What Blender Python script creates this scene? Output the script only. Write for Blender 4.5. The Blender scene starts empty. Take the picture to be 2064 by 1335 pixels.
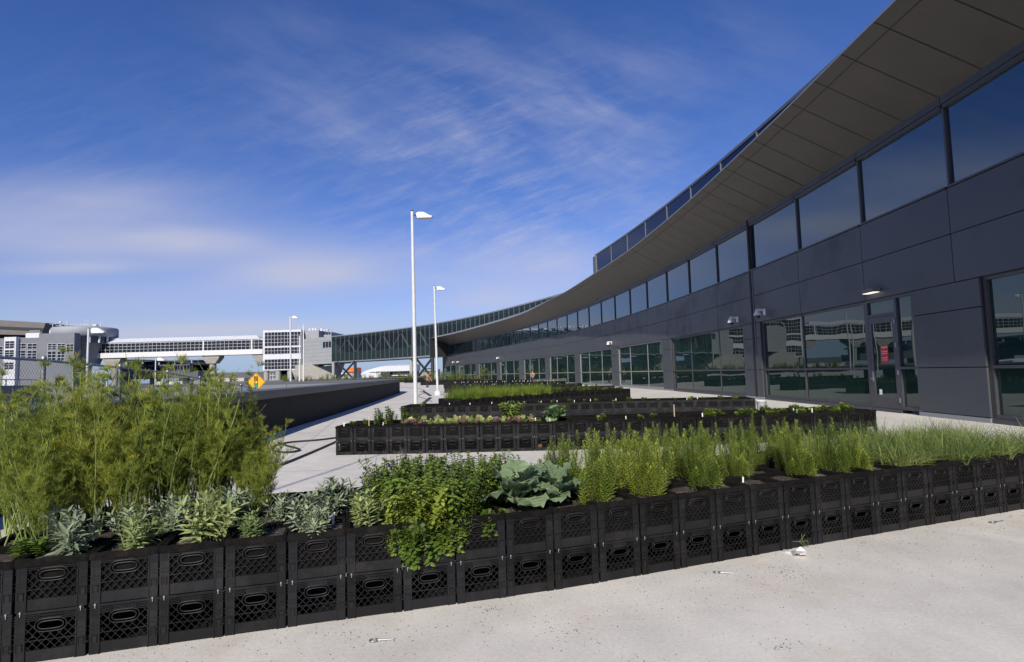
import bpy, math, random
from mathutils import Vector, Matrix, noise
random.seed(11)
sc = bpy.context.scene
COL = sc.collection
V = Vector
PI = math.pi
R = math.radians
rnd = random.random
def ru(a, b): return a + (b - a) * random.random()

# ------------------------------------------------------------------ camera (solved from the crates and the facade)
FPX, PITCH, ROLL, EYE = 1150.0, 0.07302, -0.02649, 1.4589
_f = V((0, math.cos(PITCH), math.sin(PITCH)))
_u = V((0, -math.sin(PITCH), math.cos(PITCH)))
_r = V((1, 0, 0))
CR = _r * math.cos(ROLL) + _u * math.sin(ROLL)
CU = _u * math.cos(ROLL) - _r * math.sin(ROLL)
def ray(x, y): return CR * ((x - 1032) / FPX) + CU * ((667.5 - y) / FPX) + _f
def at_y(x, y, Y):                      # world point seen at photo pixel (x, y) at distance Y
    d = ray(x, y); p = d * (Y / d.y); p.z += EYE; return p
def at_z(x, y, z=0.0):                  # world point seen at photo pixel (x, y) at height z
    d = ray(x, y); p = d * ((z - EYE) / d.z); p.z += EYE; return p
cam = bpy.data.cameras.new('camera'); co = bpy.data.objects.new('camera', cam); COL.objects.link(co)
cam.sensor_width = 36; cam.lens = FPX / 2064 * 36; cam.clip_start = 0.05; cam.clip_end = 8000
mw = Matrix((CR, CU, -_f)).transposed().to_4x4(); mw.translation = V((0, 0, EYE)); co.matrix_world = mw
sc.camera = co

# ------------------------------------------------------------------ mesh builder
class MB:
    def __init__(s): s.v = []; s.f = []; s.m = []; s.s = []
    def add(s, vs, fs, mi=0, sm=False):
        o = len(s.v); s.v.extend(tuple(p) for p in vs)
        for f in fs: s.f.append(tuple(i + o for i in f)); s.m.append(mi); s.s.append(sm)
    def hexa(s, p, mi=0):               # 4 bottom points, 4 top points
        s.add(p, [(3, 2, 1, 0), (4, 5, 6, 7), (0, 1, 5, 4), (1, 2, 6, 5), (2, 3, 7, 6), (3, 0, 4, 7)], mi)
    def box(s, x0, x1, y0, y1, z0, z1, mi=0, M=None):
        p = [V((x0, y0, z0)), V((x1, y0, z0)), V((x1, y1, z0)), V((x0, y1, z0)), V((x0, y0, z1)), V((x1, y0, z1)), V((x1, y1, z1)), V((x0, y1, z1))]
        if M is not None: p = [M @ q for q in p]
        s.hexa(p, mi)
    def bar(s, a, b, w, h=None, mi=0, up=V((0, 0, 1))):
        a = V(a); b = V(b); h = h or w; d = (b - a).normalized()
        if abs(d.dot(up)) > .98: up = V((0, 1, 0))
        sd = d.cross(up).normalized() * (w / 2); u2 = sd.cross(d).normalized() * (h / 2)
        s.hexa([a - sd - u2, a + sd - u2, b + sd - u2, b - sd - u2, a - sd + u2, a + sd + u2, b + sd + u2, b - sd + u2], mi)
    def tube(s, pts, rad, n=8, mi=0, sm=True, cap=True):
        pts = [V(p) for p in pts]; m = len(pts)
        if not isinstance(rad, (list, tuple)): rad = [rad] * m
        vs = []; ref = None
        for i in range(m):
            d = (pts[min(i + 1, m - 1)] - pts[max(i - 1, 0)]).normalized()
            if ref is None:
                ref = d.cross(V((0, 0, 1)))
                if ref.length < .05: ref = d.cross(V((1, 0, 0)))
            ref = (ref - d * ref.dot(d)).normalized(); b2 = d.cross(ref)
            for k in range(n):
                a = 2 * PI * k / n; vs.append(pts[i] + (ref * math.cos(a) + b2 * math.sin(a)) * rad[i])
        fs = [(i * n + k, i * n + (k + 1) % n, (i + 1) * n + (k + 1) % n, (i + 1) * n + k) for i in range(m - 1) for k in range(n)]
        s.add(vs, fs, mi, sm)
        if cap and n > 2: s.add(vs[:n], [tuple(range(n))][::-1], mi); s.add(vs[-n:], [tuple(range(n))], mi)
    def lathe(s, prof, c=(0, 0, 0), n=24, mi=0, sm=True, a0=0, a1=2 * PI, cap=True):
        c = V(c); full = abs(a1 - a0 - 2 * PI) < 1e-6; k = n if full else n + 1
        vs = [c + V((r * math.cos(a0 + (a1 - a0) * i / n), r * math.sin(a0 + (a1 - a0) * i / n), z)) for (r, z) in prof for i in range(k)]
        fs = []
        for j in range(len(prof) - 1):
            for i in range(n):
                i2 = (i + 1) % k
                fs.append((j * k + i, j * k + i2, (j + 1) * k + i2, (j + 1) * k + i))
        s.add(vs, fs, mi, sm)
        if cap and full:
            s.add(vs[:k], [tuple(range(k))[::-1]], mi); s.add(vs[-k:], [tuple(range(k))], mi)
    def ribbon(s, pts, wid, side, mi=0):
        m = len(pts); vs = []
        for i in range(m):
            w = wid[i] if isinstance(wid, (list, tuple)) else wid
            vs += [pts[i] - side * w / 2, pts[i] + side * w / 2]
        s.add(vs, [(2 * i, 2 * i + 1, 2 * i + 3, 2 * i + 2) for i in range(m - 1)], mi)
    def leaf(s, b, d, nrm, L, W, bend=.4, mi=0, seg=3, cup=.25, shape=0, ruf=0.0):
        d = d.normalized(); sd = d.cross(nrm)
        if sd.length < .01: sd = d.cross(V((1, .3, 0)))
        sd.normalize(); nrm = sd.cross(d); p = V(b); vs = []
        for i in range(seg + 1):
            t = i / seg
            if shape == 0: w = W * .5 * (math.sin(PI * min(1, t ** .85 * .97 + .03)) ** .8)
            elif shape == 1: w = W * .5 * math.sin(PI * min(1, t ** .6 * .93 + .07)) ** .7
            else: w = W * .5 * (.12 + .88 * math.sin(PI * min(1, t ** 1.25 * .96 + .02)) ** .55)
            r1 = ru(-ruf, ruf); r2 = ru(-ruf, ruf)
            vs += [p - sd * w * (1 + r1) + nrm * (cup * w + r1 * W * .5), p, p + sd * w * (1 + r2) + nrm * (cup * w + r2 * W * .5)]
            p = p + d * (L / seg); d = (d - nrm * (bend / seg)).normalized(); nrm = sd.cross(d).normalized()
        fs = []
        for i in range(seg): o = 3 * i; fs += [(o, o + 1, o + 4, o + 3), (o + 1, o + 2, o + 5, o + 4)]
        s.add(vs, fs, mi, True)
    def build(s, name, mats, parent=None, loc=None):
        me = bpy.data.meshes.new(name); me.from_pydata(s.v, [], s.f)
        if not isinstance(mats, (list, tuple)): mats = [mats]
        for m in mats: me.materials.append(m)
        me.polygons.foreach_set('material_index', s.m); me.polygons.foreach_set('use_smooth', s.s); me.update()
        return link(name, me, parent, loc)
def link(name, me, parent=None, loc=None):
    o = bpy.data.objects.new(name, me); COL.objects.link(o)
    if parent: o.parent = parent
    if loc is not None: o.location = loc
    return o
def tag(o, label=None, cat=None, group=None, kind=None):
    if label: o['label'] = label
    if cat: o['category'] = cat
    if group: o['group'] = group
    if kind: o['kind'] = kind
    return o
def thing(name, label, cat, loc=(0, 0, 0), rz=0, group=None):
    o = bpy.data.objects.new(name, None); COL.objects.link(o); o.location = loc; o.rotation_euler = (0, 0, rz)
    o.empty_display_size = .1
    return tag(o, label, cat, group)
def copy_tree(o, parent=None):
    kids = [c for c in KIDS.get(o.name, [])]
    c = o.copy(); COL.objects.link(c)
    if parent: c.parent = parent
    for k in kids: copy_tree(k, c)
    return c
KIDS = {}
def reg(o, *kids):                      # remembers a prototype's parts for copying
    KIDS[o.name] = list(kids); return o
ORD = ['zeroth', 'first', 'second', 'third', 'fourth', 'fifth', 'sixth', 'seventh', 'eighth', 'ninth', 'tenth', 'eleventh', 'twelfth', 'thirteenth', 'fourteenth', 'fifteenth', 'sixteenth', 'seventeenth', 'eighteenth', 'nineteenth', 'twentieth']
def ordw(n):
    if n <= 20: return ORD[n]
    t = {2: 'twenty', 3: 'thirty', 4: 'forty'}[n // 10]
    return t + '-' + ORD[n % 10] if n % 10 else {2: 'twentieth', 3: 'thirtieth', 4: 'fortieth'}[n // 10]

# ------------------------------------------------------------------ materials
def nt(name):
    m = bpy.data.materials.new(name); m.use_nodes = True
    t = m.node_tree; b = t.nodes['Principled BSDF']; return m, t, b
def N(t, typ, **kw):
    n = t.nodes.new(typ)
    for k, v in kw.items():
        if k.startswith('i_'): n.inputs[k[2:].replace('_', ' ')].default_value = v
        else: setattr(n, k, v)
    return n
def rgba(c): return (c[0], c[1], c[2], 1)
def mat(name, c, rough=.6, metal=0, var=.18, scale=6, bump=0, bscale=60, spec=.5, rv=0.0, coords='Object', c2=None):
    m, t, b = nt(name); L = t.links.new
    tc = N(t, 'ShaderNodeTexCoord'); nz = N(t, 'ShaderNodeTexNoise', i_Scale=scale, i_Detail=5.0, i_Roughness=.6)
    L(tc.outputs[coords], nz.inputs['Vector'])
    mx = N(t, 'ShaderNodeMix', data_type='RGBA')
    lo = tuple(x * (1 - var) for x in c); hi = c2 or tuple(min(1, x * (1 + var)) for x in c)
    mx.inputs[6].default_value = rgba(lo); mx.inputs[7].default_value = rgba(hi)
    rp = N(t, 'ShaderNodeMapRange', i_From_Min=.3, i_From_Max=.7); L(nz.outputs['Fac'], rp.inputs['Value']); L(rp.outputs[0], mx.inputs[0])
    out = mx.outputs[2]
    if rv:
        oi = N(t, 'ShaderNodeObjectInfo'); mr = N(t, 'ShaderNodeMapRange', i_To_Min=1 - rv, i_To_Max=1 + rv); L(oi.outputs['Random'], mr.inputs['Value'])
        hs = N(t, 'ShaderNodeHueSaturation'); L(out, hs.inputs['Color']); L(mr.outputs[0], hs.inputs['Value']); out = hs.outputs[0]
    L(out, b.inputs['Base Color'])
    b.inputs['Roughness'].default_value = rough; b.inputs['Metallic'].default_value = metal; b.inputs['Specular IOR Level'].default_value = spec
    if bump:
        n2 = N(t, 'ShaderNodeTexNoise', i_Scale=bscale, i_Detail=4.0); L(tc.outputs[coords], n2.inputs['Vector'])
        bp = N(t, 'ShaderNodeBump', i_Strength=bump, i_Distance=.01); L(n2.outputs['Fac'], bp.inputs['Height']); L(bp.outputs[0], b.inputs['Normal'])
    return m
def leafmat(name, c, c2, scale=14, trans=.3, rough=.55, rv=.18, hv=.015):
    m, t, b = nt(name); L = t.links.new
    tc = N(t, 'ShaderNodeTexCoord'); nz = N(t, 'ShaderNodeTexNoise', i_Scale=scale, i_Detail=3.0); L(tc.outputs['Object'], nz.inputs['Vector'])
    rp = N(t, 'ShaderNodeMapRange', i_From_Min=.32, i_From_Max=.68); L(nz.outputs['Fac'], rp.inputs['Value'])
    mx = N(t, 'ShaderNodeMix', data_type='RGBA'); mx.inputs[6].default_value = rgba(c); mx.inputs[7].default_value = rgba(c2); L(rp.outputs[0], mx.inputs[0])
    oi = N(t, 'ShaderNodeObjectInfo'); mr = N(t, 'ShaderNodeMapRange', i_To_Min=1 - rv, i_To_Max=1 + rv); L(oi.outputs['Random'], mr.inputs['Value'])
    mh = N(t, 'ShaderNodeMapRange', i_To_Min=.5 + hv, i_To_Max=.5 - hv); L(oi.outputs['Random'], mh.inputs['Value'])
    hs = N(t, 'ShaderNodeHueSaturation'); L(mx.outputs[2], hs.inputs['Color']); L(mr.outputs[0], hs.inputs['Value']); L(mh.outputs[0], hs.inputs['Hue'])
    L(hs.outputs[0], b.inputs['Base Color']); b.inputs['Roughness'].default_value = rough; b.inputs['Specular IOR Level'].default_value = .35
    tr = N(t, 'ShaderNodeBsdfTranslucent'); L(hs.outputs[0], tr.inputs['Color'])
    ms = N(t, 'ShaderNodeMixShader', i_Fac=trans); L(b.outputs[0], ms.inputs[1]); L(tr.outputs[0], ms.inputs[2])
    L(ms.outputs[0], t.nodes['Material Output'].inputs['Surface'])
    return m
def schlick(t, ior):
    f0 = ((ior - 1) / (ior + 1)) ** 2; lw = N(t, 'ShaderNodeLayerWeight'); lw.inputs['Blend'].default_value = .5
    pw = N(t, 'ShaderNodeMath', operation='POWER'); pw.inputs[1].default_value = 5; t.links.new(lw.outputs['Facing'], pw.inputs[0])
    mr = N(t, 'ShaderNodeMapRange', i_To_Min=f0, i_To_Max=1.0); t.links.new(pw.outputs[0], mr.inputs['Value']); return mr.outputs[0]
def glassmat(name, base, tint=(.8, .9, .95), ior=2.1, wav=.02, wsc=.35, rough=.01):
    # coated architectural glazing: dark body, mirror-like coat, slightly uneven pane
    m, t, b = nt(name); L = t.links.new
    d = N(t, 'ShaderNodeBsdfDiffuse'); d.inputs['Color'].default_value = rgba(base)
    g = N(t, 'ShaderNodeBsdfGlossy'); g.inputs['Color'].default_value = rgba(tint); g.inputs['Roughness'].default_value = rough
    tc = N(t, 'ShaderNodeTexCoord'); nz = N(t, 'ShaderNodeTexNoise', i_Scale=wsc, i_Detail=1.0); L(tc.outputs['Object'], nz.inputs['Vector'])
    bp = N(t, 'ShaderNodeBump', i_Strength=wav, i_Distance=1.0); L(nz.outputs['Fac'], bp.inputs['Height'])
    L(bp.outputs[0], g.inputs['Normal'])
    ms = N(t, 'ShaderNodeMixShader'); L(schlick(t, ior), ms.inputs[0]); L(d.outputs[0], ms.inputs[1]); L(g.outputs[0], ms.inputs[2])
    L(ms.outputs[0], t.nodes['Material Output'].inputs['Surface']); t.nodes.remove(b)
    return m
def seeglass(name, tint, ior=1.7):
    m, t, b = nt(name); L = t.links.new
    d = N(t, 'ShaderNodeBsdfTransparent'); d.inputs['Color'].default_value = rgba(tint)
    g = N(t, 'ShaderNodeBsdfGlossy'); g.inputs['Color'].default_value = (.8, .9, .9, 1); g.inputs['Roughness'].default_value = .02
    ms = N(t, 'ShaderNodeMixShader'); L(schlick(t, ior), ms.inputs[0]); L(d.outputs[0], ms.inputs[1]); L(g.outputs[0], ms.inputs[2])
    L(ms.outputs[0], t.nodes['Material Output'].inputs['Surface']); t.nodes.remove(b)
    return m
def emit(name, c, s):
    m, t, b = nt(name); b.inputs['Emission Color'].default_value = rgba(c); b.inputs['Emission Strength'].default_value = s; b.inputs['Base Color'].default_value = rgba(c); return m

def concrete(name, c, joints=0):
    m, t, b = nt(name); L = t.links.new
    tc = N(t, 'ShaderNodeTexCoord')
    def nz(scale, det=6.0, rough=.6):
        n = N(t, 'ShaderNodeTexNoise', i_Scale=scale, i_Detail=det, i_Roughness=rough); L(tc.outputs['Object'], n.inputs['Vector']); return n.outputs['Fac']
    def ramp(v, a, b_, lo, hi):
        r = N(t, 'ShaderNodeMapRange', i_From_Min=a, i_From_Max=b_, i_To_Min=lo, i_To_Max=hi); L(v, r.inputs['Value']); return r.outputs[0]
    def mul(a, b_):
        q = N(t, 'ShaderNodeMath', operation='MULTIPLY'); L(a, q.inputs[0]); L(b_, q.inputs[1]); return q.outputs[0]
    a = mul(ramp(nz(.35), .3, .7, .84, 1.06), ramp(nz(2.3), .35, .7, .89, 1.05))
    a = mul(a, ramp(nz(45, 4.0), .3, .7, .9, 1.08))
    a = mul(a, ramp(nz(260, 2.0), .25, .45, .8, 1.0))
    hs = N(t, 'ShaderNodeMix', data_type='RGBA'); hs.inputs[6].default_value = (0, 0, 0, 1); hs.inputs[7].default_value = rgba(c)
    L(a, hs.inputs[0])
    st = N(t, 'ShaderNodeMix', data_type='RGBA'); st.inputs[7].default_value = (c[0] * .72, c[1] * .6, c[2] * .48, 1)
    L(ramp(nz(.8, 9.0, .72), .54, .76, 0, .6), st.inputs[0]); L(hs.outputs[2], st.inputs[6])
    L(st.outputs[2], b.inputs['Base Color']); b.inputs['Roughness'].default_value = .85; b.inputs['Specular IOR Level'].default_value = .25
    bp = N(t, 'ShaderNodeBump', i_Strength=.35, i_Distance=.004); L(nz(120, 4.0), bp.inputs['Height']); L(bp.outputs[0], b.inputs['Normal'])
    return m

MT = {}
MT['deck'] = concrete('deck_concrete', (.665, .64, .585))
MT['conc'] = mat('grey_concrete', (.33, .32, .29), .85, var=.15, scale=1.5, bump=.3)
MT['asphalt'] = mat('asphalt', (.10, .10, .105), .9, var=.2, scale=.2)
MT['plastic'] = mat('black_plastic', (.0072, .0072, .0085), .42, var=.25, scale=9, bump=.08, bscale=160, spec=.36, rv=.45)
MT['shadeclad'] = mat('shaded_cladding', (.17, .18, .205), .55, var=.06, scale=.3)  # darkened cladding: shade on the turned terminal faces is put into the colour
MT['slot'] = mat('dark_slot', (.004, .004, .004), .8)
MT['screw'] = mat('zinc_screw', (.75, .76, .78), .25, metal=1, var=.05)
MT['fabric'] = mat('liner_fabric', (.0075, .007, .0065), .95, var=.35, scale=30, bump=.4, bscale=250, spec=.12, rv=.3)
MT['panel'] = mat('slate_panel', (.060, .067, .076), .42, var=.05, scale=.7, spec=.45)
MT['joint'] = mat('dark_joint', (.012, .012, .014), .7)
MT['frame'] = mat('window_frame', (.075, .075, .085), .4, metal=.3, var=.08)
MT['framemid'] = mat('mullion_grey', (.17, .175, .175), .4, metal=.3, var=.08)
MT['glassband'] = glassmat('band_glass', (.004, .007, .014), (.42, .52, .74), 2.0, .005, .4)
MT['framesun'] = mat('sunlit_frame', (.36, .35, .35), .4, metal=.4, var=.08)  # paler copy of the frame colour, with sunlight on the far windows painted in
MT['glass'] = glassmat('tinted_glass', (.010, .027, .023), (.80, .88, .88), 2.0, .006, .5)
MT['glassup'] = glassmat('clerestory_glass', (.010, .026, .036), (.74, .85, .93), 2.6, .005, .4)
MT['glassdk'] = glassmat('dark_glass', (.006, .008, .014), (.75, .82, .9), 1.7, .01, .5)
MT['soffit'] = mat('bronze_soffit', (.078, .072, .066), .42, metal=.3, var=.08, scale=1.2)
MT['soffitj'] = mat('soffit_joint', (.02, .02, .02), .7)
MT['fascia'] = mat('fascia_metal', (.30, .31, .32), .4, metal=.3, var=.05)
MT['metal'] = mat('grey_metal_cladding', (.36, .37, .37), .5, metal=.1, var=.05, scale=.5)
MT['darkwall'] = mat('black_waterproofing', (.009, .0085, .0085), .8, var=.5, scale=3, bump=.2)
MT['coping'] = mat('grey_coping', (.115, .12, .13), .45, metal=.2, var=.08)
MT['retaining'] = mat('parapet_cladding', (.20, .21, .225), .5, metal=.2, var=.06)
MT['white'] = mat('white_paint', (.66, .66, .66), .45, var=.05)
MT['whitemetal'] = mat('white_metal', (.60, .62, .65), .45, var=.06, scale=.6)
MT['polew'] = mat('painted_pole', (.62, .64, .65), .4, var=.06, scale=3)
MT['galv'] = mat('galvanised_steel', (.34, .36, .38), .4, metal=.7, var=.15, scale=20)
MT['silver'] = mat('silver_cladding', (.30, .32, .35), .6, metal=0, var=.06, scale=.3)
MT['brownroof'] = mat('brown_roof', (.15, .135, .125), .6, var=.1, scale=.3)
MT['steel'] = mat('dark_steel', (.03, .032, .036), .5, var=.1)
MT['truss'] = mat('truss_paint', (.5, .46, .42), .6, var=.1)
MT['dark'] = mat('dark_interior', (.016, .018, .018), .9)
MT['bglass'] = seeglass('bridge_glass', (.60, .66, .64), 1.4)
MT['spandrel'] = glassmat('spandrel_glass', (.012, .024, .023), (.75, .85, .85), 1.45, .006, .4)
MT['orange'] = mat('orange_panel', (.75, .16, .02), .6, var=.05)
MT['yellow'] = mat('yellow_sheeting', (.80, .40, .01), .5, var=.04)
MT['black'] = mat('black_paint', (.012, .012, .012), .5)
MT['red'] = mat('red_paint', (.55, .01, .012), .5, var=.05)
MT['amber'] = mat('amber_sheeting', (.80, .50, .02), .5, var=.04)
MT['green'] = mat('green_sheeting', (.0, .33, .2), .5, var=.04)
MT['rubber'] = mat('black_rubber', (.02, .02, .02), .55, var=.2)
MT['brownhose'] = mat('brown_rubber', (.055, .035, .028), .6, var=.3)
MT['redhose'] = mat('red_rubber', (.22, .03, .025), .55, var=.2)
MT['brick'] = mat('terracotta', (.42, .17, .09), .8, var=.2, scale=30, bump=.3)
MT['paper'] = mat('white_paper', (.82, .82, .82), .8, var=.03)
MT['lampglass'] = mat('lamp_glass', (.5, .42, .32), .3, var=.05)
MT['lit'] = emit('lit_tube', (1, .93, .8), 1.2)
MT['lens'] = mat('smoked_dome', (.02, .02, .022), .08, var=.02)
MT['skin'] = mat('skin', (.45, .26, .18), .5, var=.05)
MT['hair'] = mat('dark_hair', (.012, .009, .008), .5)
MT['jean'] = mat('dark_denim', (.016, .02, .045), .8, var=.2, scale=40)
MT['topred'] = mat('red_cotton', (.58, .03, .03), .8, var=.1, scale=20)
MT['topbrown'] = mat('brown_cotton', (.23, .12, .085), .8, var=.1, scale=20)

def dusty(m, col, a, b_, amt, sc_=5.0):
    t = m.node_tree; b = t.nodes['Principled BSDF']; L = t.links.new; src = b.inputs['Base Color'].links[0].from_socket
    ge = N(t, 'ShaderNodeNewGeometry'); n = N(t, 'ShaderNodeTexNoise', i_Scale=sc_, i_Detail=8.0, i_Roughness=.7); L(ge.outputs['Position'], n.inputs['Vector'])
    r = N(t, 'ShaderNodeMapRange', i_From_Min=a, i_From_Max=b_, i_To_Max=amt); L(n.outputs['Fac'], r.inputs['Value'])
    mx = N(t, 'ShaderNodeMix', data_type='RGBA'); L(r.outputs[0], mx.inputs[0]); L(src, mx.inputs[6]); mx.inputs[7].default_value = rgba(col); L(mx.outputs[2], b.inputs['Base Color'])
    r2 = N(t, 'ShaderNodeMapRange', i_From_Min=a, i_From_Max=b_, i_To_Min=b.inputs['Roughness'].default_value, i_To_Max=.85); L(n.outputs['Fac'], r2.inputs['Value']); L(r2.outputs[0], b.inputs['Roughness'])
dusty(MT['plastic'], (.034, .031, .027), .5, .75, .5, 4.0)
dusty(MT['panel'], (.09, .09, .09), .5, .85, .2, .5)
dusty(MT['fabric'], (.025, .021, .017), .5, .75, .5, 9.0)
dusty(MT['polew'], (.42, .41, .38), .52, .75, .5, 3.0)
def soilmat():
    m, t, b = nt('potting_soil'); L = t.links.new
    tc = N(t, 'ShaderNodeTexCoord'); oi = N(t, 'ShaderNodeObjectInfo'); ad = N(t, 'ShaderNodeVectorMath', operation='ADD')
    L(tc.outputs['Object'], ad.inputs[0]); L(oi.outputs['Location'], ad.inputs[1])
    n = N(t, 'ShaderNodeTexNoise', i_Scale=40.0, i_Detail=6.0); L(ad.outputs[0], n.inputs['Vector'])
    mx = N(t, 'ShaderNodeMix', data_type='RGBA'); mx.inputs[6].default_value = (.012, .009, .007, 1); mx.inputs[7].default_value = (.06, .045, .036, 1); L(n.outputs['Fac'], mx.inputs[0])
    vo = N(t, 'ShaderNodeTexVoronoi', i_Scale=110.0); L(ad.outputs[0], vo.inputs['Vector'])
    n2 = N(t, 'ShaderNodeTexNoise', i_Scale=9.0, i_Detail=2.0); L(ad.outputs[0], n2.inputs['Vector'])
    th = N(t, 'ShaderNodeMapRange', i_From_Min=.45, i_From_Max=.75, i_To_Min=.12, i_To_Max=.42); L(n2.outputs['Fac'], th.inputs['Value'])
    lt = N(t, 'ShaderNodeMath', operation='LESS_THAN'); L(vo.outputs['Distance'], lt.inputs[0]); L(th.outputs[0], lt.inputs[1])
    m2 = N(t, 'ShaderNodeMix', data_type='RGBA'); m2.inputs[7].default_value = (.42, .38, .33, 1); L(mx.outputs[2], m2.inputs[6]); L(lt.outputs[0], m2.inputs[0])
    L(m2.outputs[2], b.inputs['Base Color']); b.inputs['Roughness'].default_value = .95
    bp = N(t, 'ShaderNodeBump', i_Strength=.8, i_Distance=.01); L(n.outputs['Fac'], bp.inputs['Height']); L(bp.outputs[0], b.inputs['Normal'])
    return m
MT['soil'] = soilmat()
MT['sage'] = leafmat('sage_leaf', (.18, .235, .145), (.36, .41, .27), 18, .2, .75)
MT['sagey'] = leafmat('sage_leaf_light', (.2, .285, .085), (.38, .44, .19), 18, .3, .7)
MT['fennel'] = leafmat('fennel_frond', (.16, .22, .034), (.35, .40, .075), 5, .4, .6, .22)
MT['fstem'] = leafmat('fennel_stalk', (.15, .22, .06), (.27, .33, .10), 6, .1, .5, .2)
MT['umbel'] = leafmat('fennel_flower', (.42, .36, .02), (.55, .46, .03), 9, .3, .6)
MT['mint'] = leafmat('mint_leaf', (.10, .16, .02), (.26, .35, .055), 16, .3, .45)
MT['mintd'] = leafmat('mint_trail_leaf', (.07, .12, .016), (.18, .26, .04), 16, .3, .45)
MT['mstem'] = leafmat('mint_stalk', (.06, .045, .03), (.09, .10, .03), 9, .05, .6)
MT['purple'] = leafmat('basil_flower', (.12, .075, .13), (.22, .165, .23), 20, .2, .7)
MT['collard'] = leafmat('collard_leaf', (.12, .205, .105), (.24, .325, .185), 7, .25, .5, .06)
MT['collvein'] = leafmat('collard_vein', (.26, .33, .17), (.32, .38, .2), 7, .15, .5)
MT['rosemary'] = leafmat('rosemary_needle', (.17, .25, .025), (.38, .46, .085), 9, .3, .5)
MT['chive'] = leafmat('chive_blade', (.12, .185, .045), (.26, .31, .09), 4, .3, .5)
MT['grass'] = leafmat('bright_blade', (.13, .21, .02), (.26, .34, .05), 4, .35, .5)
MT['lettg'] = leafmat('green_lettuce', (.34, .40, .12), (.55, .57, .26), 9, .35, .5)
MT['lettp'] = leafmat('red_lettuce', (.20, .11, .10), (.42, .32, .25), 9, .3, .5)
MT['herb'] = leafmat('herb_leaf', (.12, .2, .03), (.27, .35, .075), 9, .35, .5)
MT['cabb'] = leafmat('cabbage_leaf', (.15, .26, .11), (.3, .40, .19), 6, .25, .5)
MT['bush'] = leafmat('bush_leaf', (.14, .21, .03), (.31, .37, .08), 1.5, .35, .55)
MT['crumb'] = mat('dry_crumbs', (.05, .038, .03), .9, var=.5, scale=40)
# ------------------------------------------------------------------ sky and sun
SUN_EL = R(34.5); SUND = V((-.21, -.98, 0)).normalized() * math.cos(SUN_EL); SUND.z = math.sin(SUN_EL)
sun = bpy.data.lights.new('sun', 'SUN'); sun.energy = 5.0; sun.angle = R(.53); sun.color = (1, .93, .80)
so = bpy.data.objects.new('sun', sun); COL.objects.link(so); so.rotation_euler = SUND.to_track_quat('Z', 'Y').to_euler(); so.location = (0, -20, 60)
w = bpy.data.worlds.new('World'); sc.world = w; w.use_nodes = True
t = w.node_tree; L = t.links.new; bg = t.nodes['Background']
sky = N(t, 'ShaderNodeTexSky', sky_type='NISHITA'); sky.sun_disc = False; sky.sun_elevation = SUN_EL
sky.sun_rotation = math.atan2(SUND.x, SUND.y); sky.altitude = 0; sky.air_density = 1.0; sky.dust_density = .35; sky.ozone_density = 3.2
tc = N(t, 'ShaderNodeTexCoord'); sx = N(t, 'ShaderNodeSeparateXYZ'); L(tc.outputs['Generated'], sx.inputs[0])
def mth(op, a, b=None, c=None):
    n = N(t, 'ShaderNodeMath', operation=op)
    for i, q in enumerate((a, b, c)):
        if q is None: continue
        if isinstance(q, (int, float)): n.inputs[i].default_value = q
        else: L(q, n.inputs[i])
    return n.outputs[0]
dy = mth('MAXIMUM', mth('ABSOLUTE', sx.outputs[1]), .12)
az = mth('DIVIDE', sx.outputs[0], dy); el = mth('DIVIDE', sx.outputs[2], dy)
def blob(x, y, sxp, syp, amp):          # a patch of cloud: its bearing, height, spread
    d = ray(x, y); a0, e0 = d.x / d.y, d.z / d.y
    u = mth('DIVIDE', mth('SUBTRACT', az, a0), sxp / 1150); v = mth('DIVIDE', mth('SUBTRACT', el, e0), syp / 1150)
    return mth('MULTIPLY', mth('POWER', 2.718, mth('MULTIPLY', mth('ADD', mth('MULTIPLY', u, u), mth('MULTIPLY', v, v)), -1)), amp)
def total(bl):
    s = None
    for q in bl:
        v = blob(*q); s = v if s is None else mth('ADD', s, v)
    return s
cb = N(t, 'ShaderNodeCombineXYZ'); L(az, cb.inputs[0]); L(el, cb.inputs[1])
def cn(rot, scale, nscale, det=8.0, rough=.6, dist=0.0):
    mp = N(t, 'ShaderNodeMapping', vector_type='TEXTURE'); mp.inputs['Rotation'].default_value = (0, 0, -rot); mp.inputs['Scale'].default_value = (1 / scale[0], 1 / scale[1], 1); L(cb.outputs[0], mp.inputs[0])
    n = N(t, 'ShaderNodeTexNoise', i_Scale=nscale, i_Detail=det, i_Roughness=rough, i_Distortion=dist); L(mp.outputs[0], n.inputs['Vector']); return n.outputs['Fac']
def rmp(v, a, b, lo=0.0, hi=1.0):
    n = N(t, 'ShaderNodeMapRange', interpolation_type='SMOOTHSTEP', i_From_Min=a, i_From_Max=b, i_To_Min=lo, i_To_Max=hi); L(v, n.inputs['Value']); return n.outputs[0]
wisp = mth('MULTIPLY', rmp(cn(R(22), (1.0, 3.0), 2.6, 10.0, .60, .2), .34, .76), rmp(cn(R(30), (1, 1.8), 2.2, 3.0, .5, .1), .3, .7, .35, 1))
bank = rmp(cn(R(4), (.8, 3.5), 1.7, 3.0, .45, .1), .28, .72, .3, 1)
fil = rmp(cn(R(-18), (1.2, 6), 6.0, 10.0, .7, .2), .4, .8)
c1 = mth('MULTIPLY', wisp, total([(1000, 240, 330, 140, .42), (1320, 330, 130, 40, .36), (1100, 490, 380, 80, .42), (1280, 150, 330, 190, .22), (620, 210, 260, 160, .18), (700, 60, 300, 80, .1)]))
c2 = mth('MULTIPLY', bank, total([(110, 435, 300, 66, .95), (330, 490, 240, 38, .62), (640, 550, 190, 46, .72), (960, 608, 90, 20, .35), (150, 540, 170, 14, .25), (450, 668, 420, 22, .45), (1050, 560, 220, 70, .4), (200, 600, 500, 60, .2)]))
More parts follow.
